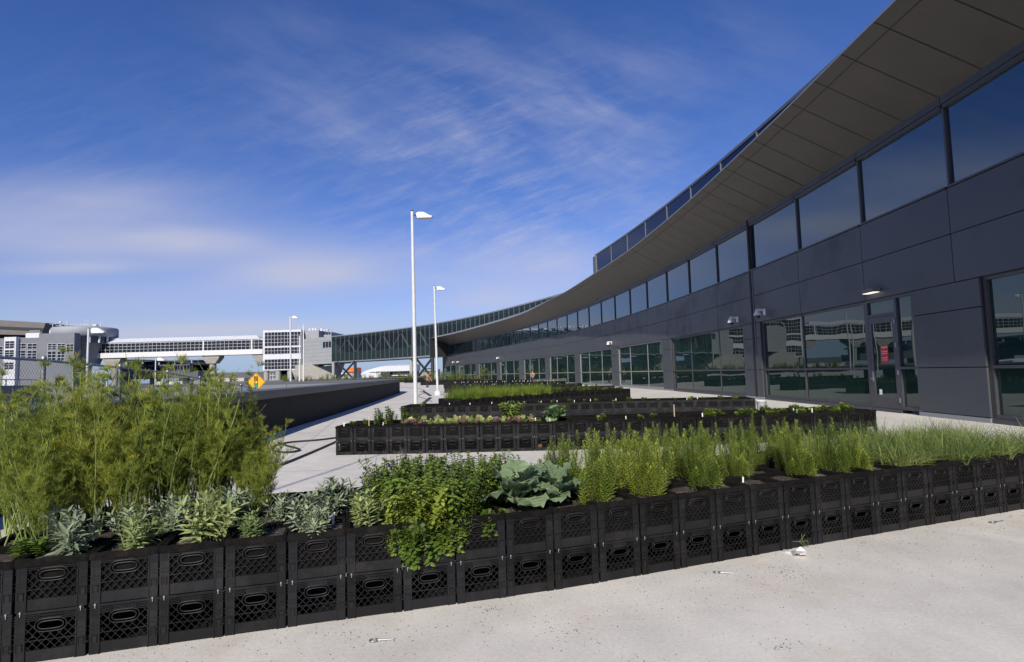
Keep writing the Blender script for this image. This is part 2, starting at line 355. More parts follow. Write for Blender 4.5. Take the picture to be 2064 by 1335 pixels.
c3 = mth('MULTIPLY', fil, total([(960, 300, 360, 170, .2), (1100, 460, 330, 90, .25), (200, 330, 300, 200, .07)]))
cl = mth('MINIMUM', mth('MULTIPLY', mth('ADD', mth('ADD', mth('MULTIPLY', c1, .82), mth('MULTIPLY', c2, 1.2)), c3), 1.35), .9)
hs = N(t, 'ShaderNodeHueSaturation', i_Saturation=1.22, i_Value=1.0); L(sky.outputs[0], hs.inputs['Color'])
tn = N(t, 'ShaderNodeMix', data_type='RGBA', blend_type='MULTIPLY'); tn.inputs[0].default_value = 1; L(hs.outputs[0], tn.inputs[6]); tn.inputs[7].default_value = (1.0, .86, 1.2, 1)
hz_ = N(t, 'ShaderNodeMix', data_type='RGBA'); L(rmp(sx.outputs[2], .0, .16, .9, 0), hz_.inputs[0]); L(tn.outputs[2], hz_.inputs[6]); hz_.inputs[7].default_value = (3.3, 4.8, 6.9, 1)
mx = N(t, 'ShaderNodeMix', data_type='RGBA'); L(cl, mx.inputs[0]); L(hz_.outputs[2], mx.inputs[6]); mx.inputs[7].default_value = (5.6, 5.7, 7.0, 1)
L(mx.outputs[2], bg.inputs['Color']); bg.inputs['Strength'].default_value = .10
vs = sc.view_settings; vs.view_transform = 'Standard'; vs.look = 'None'; vs.exposure = 0; vs.gamma = 1

# ------------------------------------------------------------------ terrace, lower ground, parapet
PAR = [(-5.35, -10), (-5.45, 0), (-5.75, 6), (-6.15, 12), (-6.55, 16), (-6.92, 21), (-7.35, 25.5), (-7.95, 32), (-8.85, 41), (-9.6, 47.5), (-10.05, 50.5), (-11.2, 52.6), (-14, 54.2), (-22, 56.2), (-34, 59), (-60, 64)]
def smooth(pts, k=4):
    out = []
    for i in range(len(pts) - 1):
        p0 = V(pts[max(i - 1, 0)]); p1 = V(pts[i]); p2 = V(pts[i + 1]); p3 = V(pts[min(i + 2, len(pts) - 1)])
        for j in range(k):
            u = j / k; out.append(.5 * ((2 * p1) + (p2 - p0) * u + (2 * p0 - 5 * p1 + 4 * p2 - p3) * u * u + (3 * p1 - p0 - 3 * p2 + p3) * u ** 3))
    out.append(V(pts[-1])); return out
PS = smooth([(x, y, 0) for x, y in PAR])
FA = (10.83755, -1.545323, -2.029686, .020143)
def FX(Z): q = (Z - 30) / 30; return FA[0] + FA[1] * q + FA[2] * q * q + FA[3] * q ** 3
def FN(Z): s = (FX(Z + .01) - FX(Z - .01)) / .02; n = V((-1, s, 0)); return n.normalized()
def off(Z, d, z=0.0): n = FN(Z); return V((FX(Z) + n.x * d, Z + n.y * d, z))
def lft(Z):
    pts = PS
    for a, b in zip(pts, pts[1:]):
        if a.y <= Z <= b.y: return a.x + (b.x - a.x) * (Z - a.y) / max(1e-6, b.y - a.y)
    if Z <= 64: return pts[0].x
    return -60 if Z < 112 else -60 + (Z - 112) / 24 * 40
b = MB(); Zs = [-12, -6, 0, 3, 6, 9, 12, 16, 20, 25, 30, 36, 41, 46, 50, 52, 54, 56, 59, 64, 80, 112, 120, 130, 136]
for a, c in zip(Zs, Zs[1:]):
    xr = lambda Z: FX(Z) + 3 if Z < 131 else FX(131) + 2
    b.hexa([V((lft(a), a, -.6)), V((xr(a), a, -.6)), V((xr(c), c, -.6)), V((lft(c), c, -.6)), V((lft(a), a, 0)), V((xr(a), a, 0)), V((xr(c), c, 0)), V((lft(c), c, 0))])
for pts in (((-7, 9.0), (8.8, 9.6)), ((-7, 14.6), (9.6, 15.0)), ((-3.2, 6.2), (-6.2, 20)), ((-7.4, 30), (8, 30.4))):
    p0, p1 = V((*pts[0], .004)), V((*pts[1], .004)); d = (p1 - p0).normalized(); s_ = V((-d.y, d.x, 0)) * .005; b.add([p0 - s_, p1 - s_, p1 + s_, p0 + s_], [(0, 1, 2, 3)], 1)
tag(b.build('terrace', [MT['deck'], MT['conc']]), kind='structure')
b = MB(); b.add([(-3000, -400, -6), (3000, -400, -6), (3000, 6000, -6), (-3000, 6000, -6)], [(0, 1, 2, 3)])
tag(b.build('ground', MT['asphalt']), kind='structure')
b = MB()
for a, c in zip(range(0, 24), range(1, 25)):
    f = lambda k: V((-16 - k * 2.2, -6 + k * 10, -5.992))
    b.add([f(a) - V((6, 0, 0)), f(a) + V((6, 0, 0)), f(c) + V((6, 0, 0)), f(c) - V((6, 0, 0))], [(0, 1, 2, 3)])
tag(b.build('road', mat('road_asphalt', (.16, .16, .16), .9, var=.2, scale=.4)), kind='structure')

pw = thing('parapet_wall', 'low black parapet wall with grey metal coping curving along the terrace edge', 'wall')
def sweep(pts, prof, mi):               # prof: (side offset to the left, z); pts in the plan
    vs = []; n = len(pts); k = len(prof); mb_f = []
    for i, p in enumerate(pts):
        d = (pts[min(i + 1, n - 1)] - pts[max(i - 1, 0)]).normalized(); nl = V((-d.y, d.x, 0))
        for o, z in prof: vs.append(p + nl * o + V((0, 0, z)))
    for i in range(n - 1):
        for j in range(k): j2 = (j + 1) % k; mb_f.append((i * k + j, i * k + j2, (i + 1) * k + j2, (i + 1) * k + j))
    mb_f += [tuple(range(k)), tuple((n - 1) * k + q for q in range(k))[::-1]]
    return vs, mb_f
def near(z): return z
b = MB(); vs_, fs_ = sweep(PS, [(0, 0), (0, .955), (.42, .955), (.42, -6), (.3, -6), (.3, 0)], 0)
b.add(vs_, fs_)
for j, f in enumerate(b.f):
    if j % 6 in (2,): b.m[j] = 1
b.build('wall', [MT['darkwall'], MT['retaining']], pw)
b = MB(); vs_, fs_ = sweep(PS, [(-.035, .95), (-.035, 1.17), (.46, 1.19), (.46, .95)], 0); b.add(vs_, fs_); b.build('coping', MT['coping'], pw)
b = MB()
for i in range(2, len(PS) - 1, 2):
    d = (PS[i + 1] - PS[i]).normalized(); nl = V((-d.y, d.x, 0)); q = PS[i]
    if i > 44: b.bar(q + nl * .424 + V((0, 0, -3)), q + nl * .424 + V((0, 0, .95)), .03, .02, 0, up=nl)
b.build('panel_seams', MT['joint'], pw)

# parapet at the far end of the terrace
fp = thing('parapet_wall', 'straight grey parapet wall along the far end of the terrace behind green bushes', 'wall')
b = MB(); FPTS = smooth([(-60, 112, 0), (-36, 118, 0), (-19.2, 129.5, 0)], 3)
vs_, fs_ = sweep(FPTS, [(0, 0), (0, .95), (.4, .95), (.4, -6)], 0); b.add(vs_, fs_); b.build('wall', MT['darkwall'], fp)
b = MB(); vs_, fs_ = sweep(FPTS, [(-.05, .93), (-.05, 1.25), (.45, 1.25), (.45, .93)], 0); b.add(vs_, fs_); b.build('coping', MT['coping'], fp)

# chain link fence beyond the parapet, following the ramp down
FP0 = V((-7.81, 9.5, 0)); FPD = V((-.732, 2.92, 0)); FT = {-2: 1.93, -1: 1.9, 0: 1.87, 1: 1.80, 2: 1.70, 3: 1.54, 4: 1.38, 5: 1.22, 6: 1.05, 7: .85}
def fpt(n, z):
    k = min(max(int(math.floor(n)), -2), 6); h = FT[k] + (FT[k + 1] - FT[k]) * (n - k); q = FP0 + FPD * n; q.z = h + z; return q
fe = thing('chain_link_fence', 'galvanised chain link fence with round posts sloping down beyond the parapet wall', 'fence')
for n in range(-2, 8):
    b = MB(); b.tube([fpt(n, -3.2), fpt(n, .03)], .035, 10); b.lathe([(.042, .0), (.042, .03), (.02, .06), (.0, .065)], fpt(n, .02), 10); b.build('fence_post', MT['galv'], fe)
b = MB(); b.tube([fpt(n / 2, 0) for n in range(-4, 15)], .022, 8); b.build('top_rail', MT['galv'], fe)
b = MB(); sidev = FPD.normalized(); hh = 2.4; step = .078 / FPD.length; n = -2.0
while n < 7.0:
    for sg in (1, -1):
        n2 = n + sg * hh / FPD.length
        a0 = fpt(n, -.02); a1 = fpt(n, -.02 - hh); a1 = fpt(n2, -.02 - hh)
        if -2 <= n2 <= 7:
            dd = (a1 - a0).normalized(); per = dd.cross(V((dd.y, -dd.x, 0))).normalized() if False else V((sidev.x, sidev.y, 0))
            b.add([a0 - per * .0035, a0 + per * .0035, a1 + per * .0035, a1 - per * .0035], [(0, 1, 2, 3)])
    n += step
b.build('wire_mesh', MT['galv'], fe)

# ------------------------------------------------------------------ terminal building
Z1, Z2, Z3, Z4, ZT = 3.41, 5.853, 7.87, 8.15, 1.30
MOD = [14.08, 17.77, 21.73, 25.88, 29.76, 33.77, 37.61, 41.64, 45.56, 49.51, 53.45, 57.36, 61.25, 65.12, 69.06, 72.97, 76.9, 80.81, 84.65]
while MOD[-1] < 129: s = (FX(MOD[-1] + .01) - FX(MOD[-1])) / .01; MOD.append(MOD[-1] + 4.36 / math.sqrt(1 + s * s))
MOD = [MOD[0] - 4 * k for k in (6, 5, 4, 3, 2, 1)] + MOD
ZEND = MOD[-1]
WIN = [(26.99, 37.09, (29.98, 33.95)), (38.78, 48.96, (42.0, 45.98)), (50.71, 60.78, (53.73, 57.67)), (62.53, 72.33, (65.45, 69.42)), (74.22, 83.86, (77.11, 81.18)), (86.25, 95.83, (88.94, 92.98)), (97.68, 107.72, (100.77, 104.62)), (109.57, 119.5, (112.46, 116.68)), (121.42, ZEND - .3, (124.67, 128.4)), (17.92, 25.21, (21.84,)), (3.2, 13.32, (6.6, 9.9)), (-8, 1.5, (-4,))]
DOOR = (15.71, 17.92)
tb = thing('terminal_building', 'long dark grey terminal with curved facade, deep canopy and blue strip windows', 'building')
def wb(b, Za, Zb, z0, z1, d0, d1, mi=0):
    b.hexa([off(Za, d1, z0), off(Zb, d1, z0), off(Zb, d0, z0), off(Za, d0, z0), off(Za, d1, z1), off(Zb, d1, z1), off(Zb, d0, z1), off(Za, d0, z1)], mi)
OPEN = sorted([(a, c) for a, c, _ in WIN] + [DOOR])
def closed(lo, hi):
    out = []; p = lo
    for a, c in OPEN:
        if c <= lo or a >= hi: continue
        if a > p + .02: out.append((p, a))
        p = max(p, c)
    if p < hi - .02: out.append((p, hi))
    return out
b = MB(); g = .012
for a, c in zip(MOD, MOD[1:]):
    m = (Z1 + Z2) / 2
    for z0, z1 in ((Z1, m), (m, Z2 - .06)): wb(b, a + g, c - g, z0 + g, z1 - g, 0, .05)
    wb(b, a + g, c - g, Z3 + .10, Z4 + .05, 0, .05)
    wb(b, a, c, Z1, Z2 - .02, -.3, -.004, 1); wb(b, a, c, Z3 + .02, Z4 + .4, -.3, -.004, 1)
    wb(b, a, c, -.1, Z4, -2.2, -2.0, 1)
for a, c in closed(MOD[0], ZEND):
    wb(b, a, c, .0, Z1 - .002, -.3, -.004, 1)
    for z0, z1 in ((.12, ZT), (ZT, 2.72), (2.72, Z1)): wb(b, a + g, c - g, z0 + g, z1 - g, 0, .05)
    wb(b, a, c, 0, .11, -.02, .06, 2)
for z in (.0,):
    wb(b, 25.80, 25.95, .1, Z4, .0, .075, 1); wb(b, 25.62, 25.72, .1, Z2, .0, .07, 0)
e0 = off(ZEND, 0); 
b.hexa([off(ZEND, .05, -6), off(ZEND, -25, -6), off(ZEND - .4, -25, -6), off(ZEND - .4, .05, -6), off(ZEND, .05, Z4), off(ZEND, -25, Z4), off(ZEND - .4, -25, Z4), off(ZEND - .4, .05, Z4)], 0)
wb(b, ZEND - 3, ZEND, -6, -.02, -.3, .04, 0)
b.build('wall', [MT['panel'], MT['joint'], MT['fascia']], tb)
# kerb strip at the foot of the wall
for a, c in zip(MOD, MOD[1:]):          # strip windows, one pane per bay
    b = MB(); wb(b, a + .05, c - .05, Z2, Z3, -.1, -.07); win = b.build('window', MT['glassup'], tb)
    b = MB(); wb(b, a - .032, a + .032, Z2 - .02, Z3 + .03, -.12, -.0); wb(b, a + .05, c - .05, Z2 - .05, Z2, -.12, .075); wb(b, a + .05, c - .05, Z3, Z3 + .085, -.12, .03); b.build('window_frame', MT['frame'], win)
for a, c, ms in WIN:                    # tall ground floor windows
    b = MB(); wb(b, a, c, .1, Z1, -.13, -.10); win = b.build('window', MT['glass'], tb)
    b = MB(); F = lambda p0, p1, z0, z1: wb(b, p0, p1, z0, z1, -.12, -.03)
    F(a, a + .09, .1, Z1); F(c - .09, c, .1, Z1)
    for m in ms: F(m - .04, m + .04, .1, Z1 - .08)
    cuts = [a + .09] + [q for m in ms for q in (m - .04, m + .04)] + [c - .09]
    for p, q in zip(cuts[::2], cuts[1::2]): F(p, q, ZT - .035, ZT + .035); F(p, q, .1, .2); F(p, q, Z1 - .08, Z1)
    wb(b, a, c, 0, .1, -.3, .03)
    b.build('window_frame', MT['framesun'] if a > 36 else MT['frame'], win)
    b = MB(); wb(b, a, c, Z1 - .0, Z1 + .01, -.3, -.0); b.build('lintel', MT['joint'], win)
# glazed door with transom and sidelight
b = MB(); a, c = DOOR; dl, dr, sl = 17.92, 16.53, 16.40; DH = 2.86
wb(b, dr, dl, 0, .1, -.3, .0)
for p0, p1, z0, z1 in ((dl - .1, dl, .1, Z1), (dr - .06, dr + .04, .1, Z1), (a, a + .07, .1, Z1), (dr + .04, dl - .1, DH, DH + .09), (dr + .04, dl - .1, Z1 - .08, Z1), (a + .07, dr - .06, Z1 - .08, Z1), (a + .07, dr - .06, ZT - .035, ZT + .035), (a + .07, dr - .06, .1, .2)): wb(b, p0, p1, z0, z1, -.12, -.02)
b.build('door_frame', MT['frame'], tb)
b = MB(); wb(b, dr + .04, dl - .1, DH + .09, Z1 - .08, -.11, -.08); wb(b, a + .07, dr - .06, .2, ZT - .035, -.11, -.08); wb(b, a + .07, dr - .06, ZT + .035, Z1 - .08, -.11, -.08); b.build('sidelight', MT['glass'], tb)
b = MB(); p, q = dr + .045, dl - .105
for p0, p1, z0, z1 in ((p, p + .13, .11, DH - .01), (q - .13, q, .11, DH - .01), (p + .13, q - .13, .11, .42), (p + .13, q - .13, DH - .2, DH - .01)): wb(b, p0, p1, z0, z1, -.08, -.025)
door = b.build('door', MT['frame'], tb)
b = MB(); wb(b, p + .13, q - .13, .42, DH - .2, -.07, -.05); b.build('door_glass', MT['glass'], door)
b = MB(); h0 = off(q - .06, 0, 1.0); n_ = FN(q); b.bar(off(q - .065, -.02, .98), off(q - .065, .05, .98), .03, .03); b.bar(off(q - .05, .05, .98), off(q - .2, .05, .98), .02, .02); wb(b, q - .1, q - .03, .9, 1.2, -.024, -.015); b.build('handle', MT['galv'], door)
b = MB()
for z in (.3, 1.1, 1.9, 2.6): wb(b, p - .02, p + .02, z, z + .14, -.02, .0)
b.build('hinge', MT['galv'], door)
b = MB(); wb(b, 17.0, 17.33, 1.47, 1.98, -.049, -.045); ns = b.build('notice', MT['red'], door)
def text_on(parent, body, Zc, z, size, m, d=-.043):
    cu = bpy.data.curves.new('lettering', 'FONT'); cu.body = body; cu.size = size; cu.align_x = 'CENTER'; cu.align_y = 'CENTER'; cu.extrude = .0008
    o0 = bpy.data.objects.new('lettering_curve', cu); COL.objects.link(o0)
    me = bpy.data.meshes.new_from_object(o0.evaluated_get(bpy.context.evaluated_depsgraph_get())); bpy.data.objects.remove(o0); me.materials.clear(); me.materials.append(m)
    o = link('lettering', me)
    n = FN(Zc); ux = V((0, 0, 1)).cross(n).normalized()
    M4 = Matrix((ux, V((0, 0, 1)), n)).transposed().to_4x4(); M4.translation = off(Zc, d, z); o.matrix_world = M4; o.parent = parent
    return o
for body, z, s in (('WARNING', 1.925, .062), ('AUTHORIZED', 1.80, .047), ('PERSONS ONLY', 1.735, .04), ('NO TRESPASSING', 1.61, .036), ('KEEP CLOSED', 1.545, .036)): text_on(ns, body, 17.165, z, s, MT['paper'])
b = MB(); wb(b, 17.42, 17.54, .5, .66, -.049, -.046); b.build('sticker', MT['paper'], door)

# canopy with panelled soffit
EDGE = [(8.3, -12), (8.6, 0), (8.63, 12.3), (8.7, 16.6), (8.7, 20.4), (8.62, 26.2), (8.37, 31.7), (7.87, 38.5), (6.87, 46.6), (5.50, 56.6), (4.31, 62.5), (1.53, 76.6), (-2.70, 89.5), (-10.9, 110.4), (-18.91, 126.65)]
EDGE = [(x, y, 9.4) for x, y in EDGE]
ES = smooth(EDGE, 6); 
al = [0.0]
for a, c in zip(ES, ES[1:]): al.append(al[-1] + (c - a).length)
def edge(s):
    s = min(max(s, 0), al[-1] - 1e-4)
    for i in range(len(al) - 1):
        if al[i] <= s <= al[i + 1]: return ES[i].lerp(ES[i + 1], (s - al[i]) / (al[i + 1] - al[i]))
    return ES[-1]
def inner(e):
    Zw = e.y
    for _ in range(12):
        d_ = V((e.x - FX(Zw), e.y - Zw, 0)); s_ = (FX(Zw + .01) - FX(Zw - .01)) / .02; Zw += (d_.x * s_ + d_.y) / (1 + s_ * s_)
    return off(min(Zw, ZEND - .05), .04, Z4)
cp = MB(); NS = 96; ring = []
for i in range(NS + 1):
    e = edge(al[-1] * i / NS); w_ = inner(e); d = (w_ - e).normalized(); ring.append((e, w_, d))
for (e, w_, d), (e2, w2, d2) in zip(ring, ring[1:]):
    z = V((0, 0, 1)); cp.add([e, w_, w2, e2], [(0, 1, 2, 3)], 0)
    q1, q2 = [.05 + .22 * min(1, max(0, (p.y - 62) / 20)) for p in (e, e2)]
    cp.add([e + z * q1, e2 + z * q2, e2, e], [(0, 1, 2, 3)], 1)
    cp.add([e + z * q1, w_ + z * 1.6, w2 + z * 1.6, e2 + z * q2], [(0, 1, 2, 3)], 1)
s = .3
k = 0
while s < al[-1] - 6:
    e = edge(s); w_ = inner(e); d = (w_ - e).normalized(); sdv = V((-d.y, d.x, 0)).normalized(); wd = .012 if k % 12 else .03
    zz = V((0, 0, -.006)); cp.add([e - sdv * wd + zz, e + sdv * wd + zz, w_ + sdv * wd + zz, w_ - sdv * wd + zz], [(0, 1, 2, 3)], 2); s += 1.36 if e.y < 60 else 1.36; k += 1
for (e, w_, d), (e2, w2, d2) in zip(ring, ring[1:]):
    zz = V((0, 0, -.005)); cp.add([e + d * .38 + zz, e + d * .405 + zz, e2 + d2 * .405 + zz, e2 + d2 * .38 + zz], [(0, 1, 2, 3)], 2)
cp.build('canopy', [MT['soffit'], MT['fascia'], MT['soffitj']], tb)

# upper storey over the canopy
UZ = [z for z in MOD if z < 57] ; UT = 12.5
def ub(m, Za, Zb, z0, z1, d0, d1, mi=0):
    q = lambda Z: .2 - .0311 * (54 - Z)
    A, B = q(Za), q(Zb)
    m.hexa([off(Za, A + d1, z0), off(Zb, B + d1, z0), off(Zb, B + d0, z0), off(Za, A + d0, z0), off(Za, A + d1, z1), off(Zb, B + d1, z1), off(Zb, B + d0, z1), off(Za, A + d0, z1)], mi)
b = MB(); uw = MB(); mu = MB()
for a, c in zip(UZ, UZ[1:]):
    ub(uw, a, c, 9.3, UT - .14, -.05, 0); ub(b, a, c, UT - .14, UT, -.1, .05); ub(b, a, c, 8.0, 8.75, -.05, -.02)
for a in UZ: ub(mu, a - .035, a + .035, 9.3, UT - .14, .002, .06)
la = UZ[-1]; ub(b, la, la + 1.2, 8.2, UT - .1, -6, -.02); ub(mu, la - .02, la + .16, 8.2, UT, .002, .13)
ust = b.build('upper_storey', MT['coping'], tb); uw.build('glazing', MT['glassband'], ust); mu.build('mullions', MT['framemid'], ust)

# ------------------------------------------------------------------ glazed bridge, continuing as the set-back clerestory
BC = (-5.08566117e-05, -3.72751783e-03, -5.42483088e-01, -2.50220560)
def BX(Z): q = Z - 100; return ((BC[0] * q + BC[1]) * q + BC[2]) * q + BC[3]
def bo(Z, d, z):
    s = (BX(Z + .05) - BX(Z - .05)) / .1; n = V((-1, s, 0)).normalized(); return V((BX(Z) + n.x * d, Z + n.y * d, z))
def bb(m, Za, Zb, z0, z1, d0, d1, mi=0):
    m.hexa([bo(Za, d1, z0), bo(Zb, d1, z0), bo(Zb, d0, z0), bo(Za, d0, z0), bo(Za, d1, z1), bo(Zb, d1, z1), bo(Zb, d0, z1), bo(Za, d0, z1)], mi)
br = thing('glass_footbridge', 'long glazed footbridge on braced steel legs joining the terminal to the white tower', 'bridge')
BZ = [72.0]
while BZ[-1] < 152: s = (BX(BZ[-1] + .05) - BX(BZ[-1] - .05)) / .1; BZ.append(BZ[-1] + 1.9 / math.sqrt(1 + s * s))
BE = BZ[-1]; BT, BB_ = 12.5, 5.4
sp2 = MB(); gl = MB(); sp = MB(); mu = MB(); ro = MB(); fl = MB(); tr = MB(); bk = MB()
for i, (a, c) in enumerate(zip(BZ, BZ[1:])):
    lo = a < 123                        # over the terminal only the part above the canopy shows
    zl = 9.45 if lo else BB_
    bb(gl, a, c, max(7.9, zl), 11.6, -.06, -.02); bb(sp, a, c, 11.6, BT - .2, -.08, -.02); bb(ro, a, c, BT - .2, BT, -6, .08)
    bb(bk, a, c, zl + .02, BT - .2, -6.0 if not lo else -3.0, -5.9 if not lo else -2.9)
    bb(mu, a - .035, a + .035, zl, BT - .2, -.02, .07); bb(mu, a, c, BT - .27, BT - .21, -.01, .05)
    if not lo: bb(sp2, a, c, BB_ + .3, 7.9, -.08, -.02); bb(fl, a, c, BB_, BB_ + .3, -6, .03)
    if i % 4 == 0 and i + 4 < len(BZ) and a > 123:
        m2 = BZ[i + 2]; e2 = BZ[i + 4]
        tr.bar(bo(a, -.7, 7.6), bo(m2, -.7, 11.6), .32, .2); tr.bar(bo(m2, -.7, 11.6), bo(e2, -.7, 7.6), .32, .2); tr.bar(bo(a, -.7, 7.6), bo(e2, -.7, 7.6), .3, .3)
k123 = min(z for z in BZ if z >= 123); bb(bk, k123 - .05, k123, BB_ + .02, 9.43, -5.88, .02)
fl2 = MB()
gl.build('glazing', MT['bglass'], br); sp.build('spandrel', MT['spandrel'], br); sp2.build('spandrel', MT['spandrel'], br); mu.build('mullions', MT['framemid'], br); ro.build('roof', MT['fascia'], br); fl.build('floor', MT['fascia'], br); tr.build('truss', MT['truss'], br); bk.build('back_wall', MT['dark'], br)
# metal clad end
b = MB(); n0 = bo(BE, 0, 0); tdir = (bo(BE, 0, 0) - bo(BE - 1, 0, 0)).normalized(); nd = V((-tdir.y, tdir.x, 0)); nd = nd if nd.y < 0 else -nd
endp = at_y(611, 700, 161); LEN = 7.6; tdir2 = (V((endp.x, endp.y, 0)) - n0); LEN = tdir2.length; tdir2.normalize(); nd2 = V((-tdir2.y, tdir2.x, 0)); nd2 = nd2 if nd2.y < 0 else -nd2
def ce(u, d, z): return n0 + tdir2 * u + nd2 * d + V((0, 0, z))
def cbx(m, u0, u1, d0, d1, z0, z1, mi=0): m.hexa([ce(u0, d1, z0), ce(u1, d1, z0), ce(u1, d0, z0), ce(u0, d0, z0), ce(u0, d1, z1), ce(u1, d1, z1), ce(u1, d0, z1), ce(u0, d0, z1)], mi)
for k in range(7):
    z0 = BB_ - .2 + k * (BT - BB_ + .2) / 7; z1 = z0 + (BT - BB_ + .2) / 7 - .03; cbx(b, 0, LEN, -6, .05, z0, z1, 0)
cbx(b, .02, LEN - .02, -5.9, .02, BB_ - .2, BT - .03, 1)
cl_ = b.build('metal_cladding', [MT['metal'], MT['joint']], br)
for k in range(3):
    b = MB(); u0 = .2 + k * 1.35; cbx(b, u0, u0 + 1.15, -.03, .06, 9.55, 11.15); b.build('window', MT['glassdk'], br)
for (x, Z) in ((672, 147), (716, 144), (829, 131), (872, 124)):    # legs
    q = at_y(x, 745, Z); b = MB(); b.tube([V((q.x, q.y, -6)), V((q.x, q.y, BB_))], .38, 12); b.build('column', MT['metal'] if x in (672, 829) else MT['steel'], br)
for (xa, Za, xb, Zb) in ((680, 147, 716, 144), (838, 130, 874, 124)):
    a = at_y(xa, 745, Za); c = at_y(xb, 745, Zb); b = MB()
    b.bar(V((a.x, a.y, BB_)), V((c.x, c.y, .4)), .42, .3); b.bar(V((a.x, a.y - .35, .4)), V((c.x, c.y - .35, BB_)), .42, .3); b.build('brace', MT['steel'], br)
b = MB(); q = at_y(640, 745, 160)
b.hexa([q + V((-3, -2, -9)), q + V((3, -2, -9)), q + V((3, 2, -9)), q + V((-3, 2, -9)), q + V((-6.5, -2, -.0)), q + V((7, -2, 1.2)), q + V((7, 2, 1.2)), q + V((-6.5, 2, 0))], 0)
q2 = q + V((.6, 0, 0)); b.box(q2.x - 1.6, q2.x + 1.6, q2.y - 1.4, q2.y + 1.4, -6, q2.z - 2, 0); b.box(q.x - 5.5, q.x + 1, q.y - 1.9, q.y + 1.9, q.z + .2, BB_ - .2, 0); b.build('pier', MT['conc'], br)
# ------------------------------------------------------------------ far side of the road: white tower, walkway, drum, station
def pz(y, x, Y): return at_y(x, y, Y).z
def pxX(x, Y): return at_y(x, 750, Y).x
def grid(m, x0, x1, z0, z1, nx, nz, y, w=.12, mi=0, ax=0):   # mullion grid on a plane y = const (ax 0) or x = const (ax 1)
    for i in range(nx + 1):
        u = x0 + (x1 - x0) * i / nx
        if ax == 0: m.box(u - w / 2, u + w / 2, y - .03, y, z0, z1, mi)
        else: m.box(y, y + .1, u - w / 2, u + w / 2, z0, z1, mi)
    for k in range(nz + 1):
        v = z0 + (z1 - z0) * k / nz
        if ax == 0: m.box(x0, x1, y - .025, y, v - w / 2, v + w / 2, mi)
        else: m.box(y, y + .08, x0, x1, v - w / 2, v + w / 2, mi)
TY = 211.0
tw = thing('office_tower', 'white tower with gridded dark windows in stacked bands beside the footbridge', 'tower')
x0, x1 = pxX(530, TY), pxX(607, TY); ztop = pz(665.5, 568, TY); zb = pz(746.5, 568, TY); D = 26.0; x2 = x1 + 5.5
hz = lambda y: pz(y, 568, TY)
b = MB(); b.box(x0, x1, TY, TY + D, zb, ztop); b.build('wall', MT['whitemetal'], tw)
b = MB(); b.box(x1, x2, TY + 3, TY + D, zb + 2, ztop - .2); b.box(x1 + 5.5, x1 + 9, TY + 7, TY + D - 2, zb + 2, ztop - .6); b.build('stair_block', MT['silver'], tw)
for (ya, yb, nz) in ((669.5, 697.5, 4), (700.5, 713.5, 2), (724, 744.5, 3)):
    z1, z0 = hz(ya), hz(yb); b = MB(); b.box(x0 + .6, x1 - .15, TY - .06, TY, z0, z1); wn = b.build('window', MT['glassdk'], tw)
    b = MB(); grid(b, x0 + .6, x1 - .15, z0, z1, 11, nz, TY - .06, .085); b.build('window_grid', MT['white'], wn)
    b = MB(); b.box(x1, x1 + .06, TY + 1, TY + 3, z0, z1); b.build('window', MT['glassdk'], tw)
for k in range(4):
    xx = x0 + .9 + k * (x1 - x0 - 1.2) / 3 * (1 if k else 0); b = MB(); b.lathe([(.95, -6), (.95, zb)], (xx if k else x0 + .8, TY + 1.2, 0), 14); b.build('column', MT['conc'], tw)
b = MB(); b.box(x0 + 3.5, x1 + 6, TY + 4, TY + D - 1, -6, zb); b.build('lobby', MT['glassdk'], tw)
b = MB(); grid(b, x0 + 2, x0 + 4.2, -6, zb, 2, 6, TY + 1.4, .14); b.build('lobby_grid', MT['white'], tw)
b = MB(); random.seed(5)
for k in range(7): u = x1 + 1 + k * 1.1; b.box(u, u + ru(.4, .9), TY + 5, TY + 6, ztop - .3, ztop + ru(.1, .9))
b.tube([(x1 - 2, TY + 3, ztop), (x1 - 2, TY + 3, ztop + 1.6)], .08, 6); b.tube([(x1 + 4, TY + 6, ztop), (x1 + 4, TY + 6, ztop + 1.4)], .08, 6); b.build('roof_equipment', MT['whitemetal'], tw)
for k in range(10):
    pass

# white enclosed walkway
wk = thing('white_walkway', 'long white elevated walkway with sloping glass roof and a strip of gridded windows', 'walkway')
wx0, wx1 = pxX(184, TY), pxX(529, TY); h = lambda y: pz(y, 200, TY)
zr, ze, zwt, zwb, zbt = h(683.5), h(692), h(693.8), h(712.5), h(722.5)
b = MB(); b.box(wx0, wx1, TY + .2, TY + 5.4, zbt, ze); b.build('wall', MT['whitemetal'], wk)
b = MB(); rx0, rx1 = pxX(196, TY), pxX(524, TY)
b.hexa([V((rx0 - 2, TY - .1, ze)), V((rx1, TY - .1, ze)), V((rx1, TY + 5.6, ze)), V((rx0 - 2, TY + 5.6, ze)), V((rx0 + 2.2, TY + 2.4, zr)), V((rx1 - 2.4, TY + 2.4, zr)), V((rx1 - 2.4, TY + 3.2, zr)), V((rx0 + 2.2, TY + 3.2, zr))]); 
for i in range(46): u = rx0 + (rx1 - rx0) * i / 46; b.bar(V((u, TY - .14, ze + .05)), V((u + .0, TY + 2.38, zr + .03)), .1, .08, 1)
b.build('roof', [MT['whitemetal'], MT['white']], wk)
b = MB(); b.box(wx0 + .3, wx1, TY + .1, TY + .2, zwb, zwt); wn = b.build('window', MT['glassdk'], wk)
b = MB(); grid(b, wx0 + .3, wx1, zwb, zwt, 40, 3, TY + .1, .08); b.build('window_grid', MT['white'], wk)
b = MB(); b.box(wx0, wx1, TY, TY + .2, zbt, zwb); 
for q in (wx0, pxX(409, TY), pxX(507, TY)): b.box(q - .25, q + .25, TY - .05, TY + .2, zbt, ze)
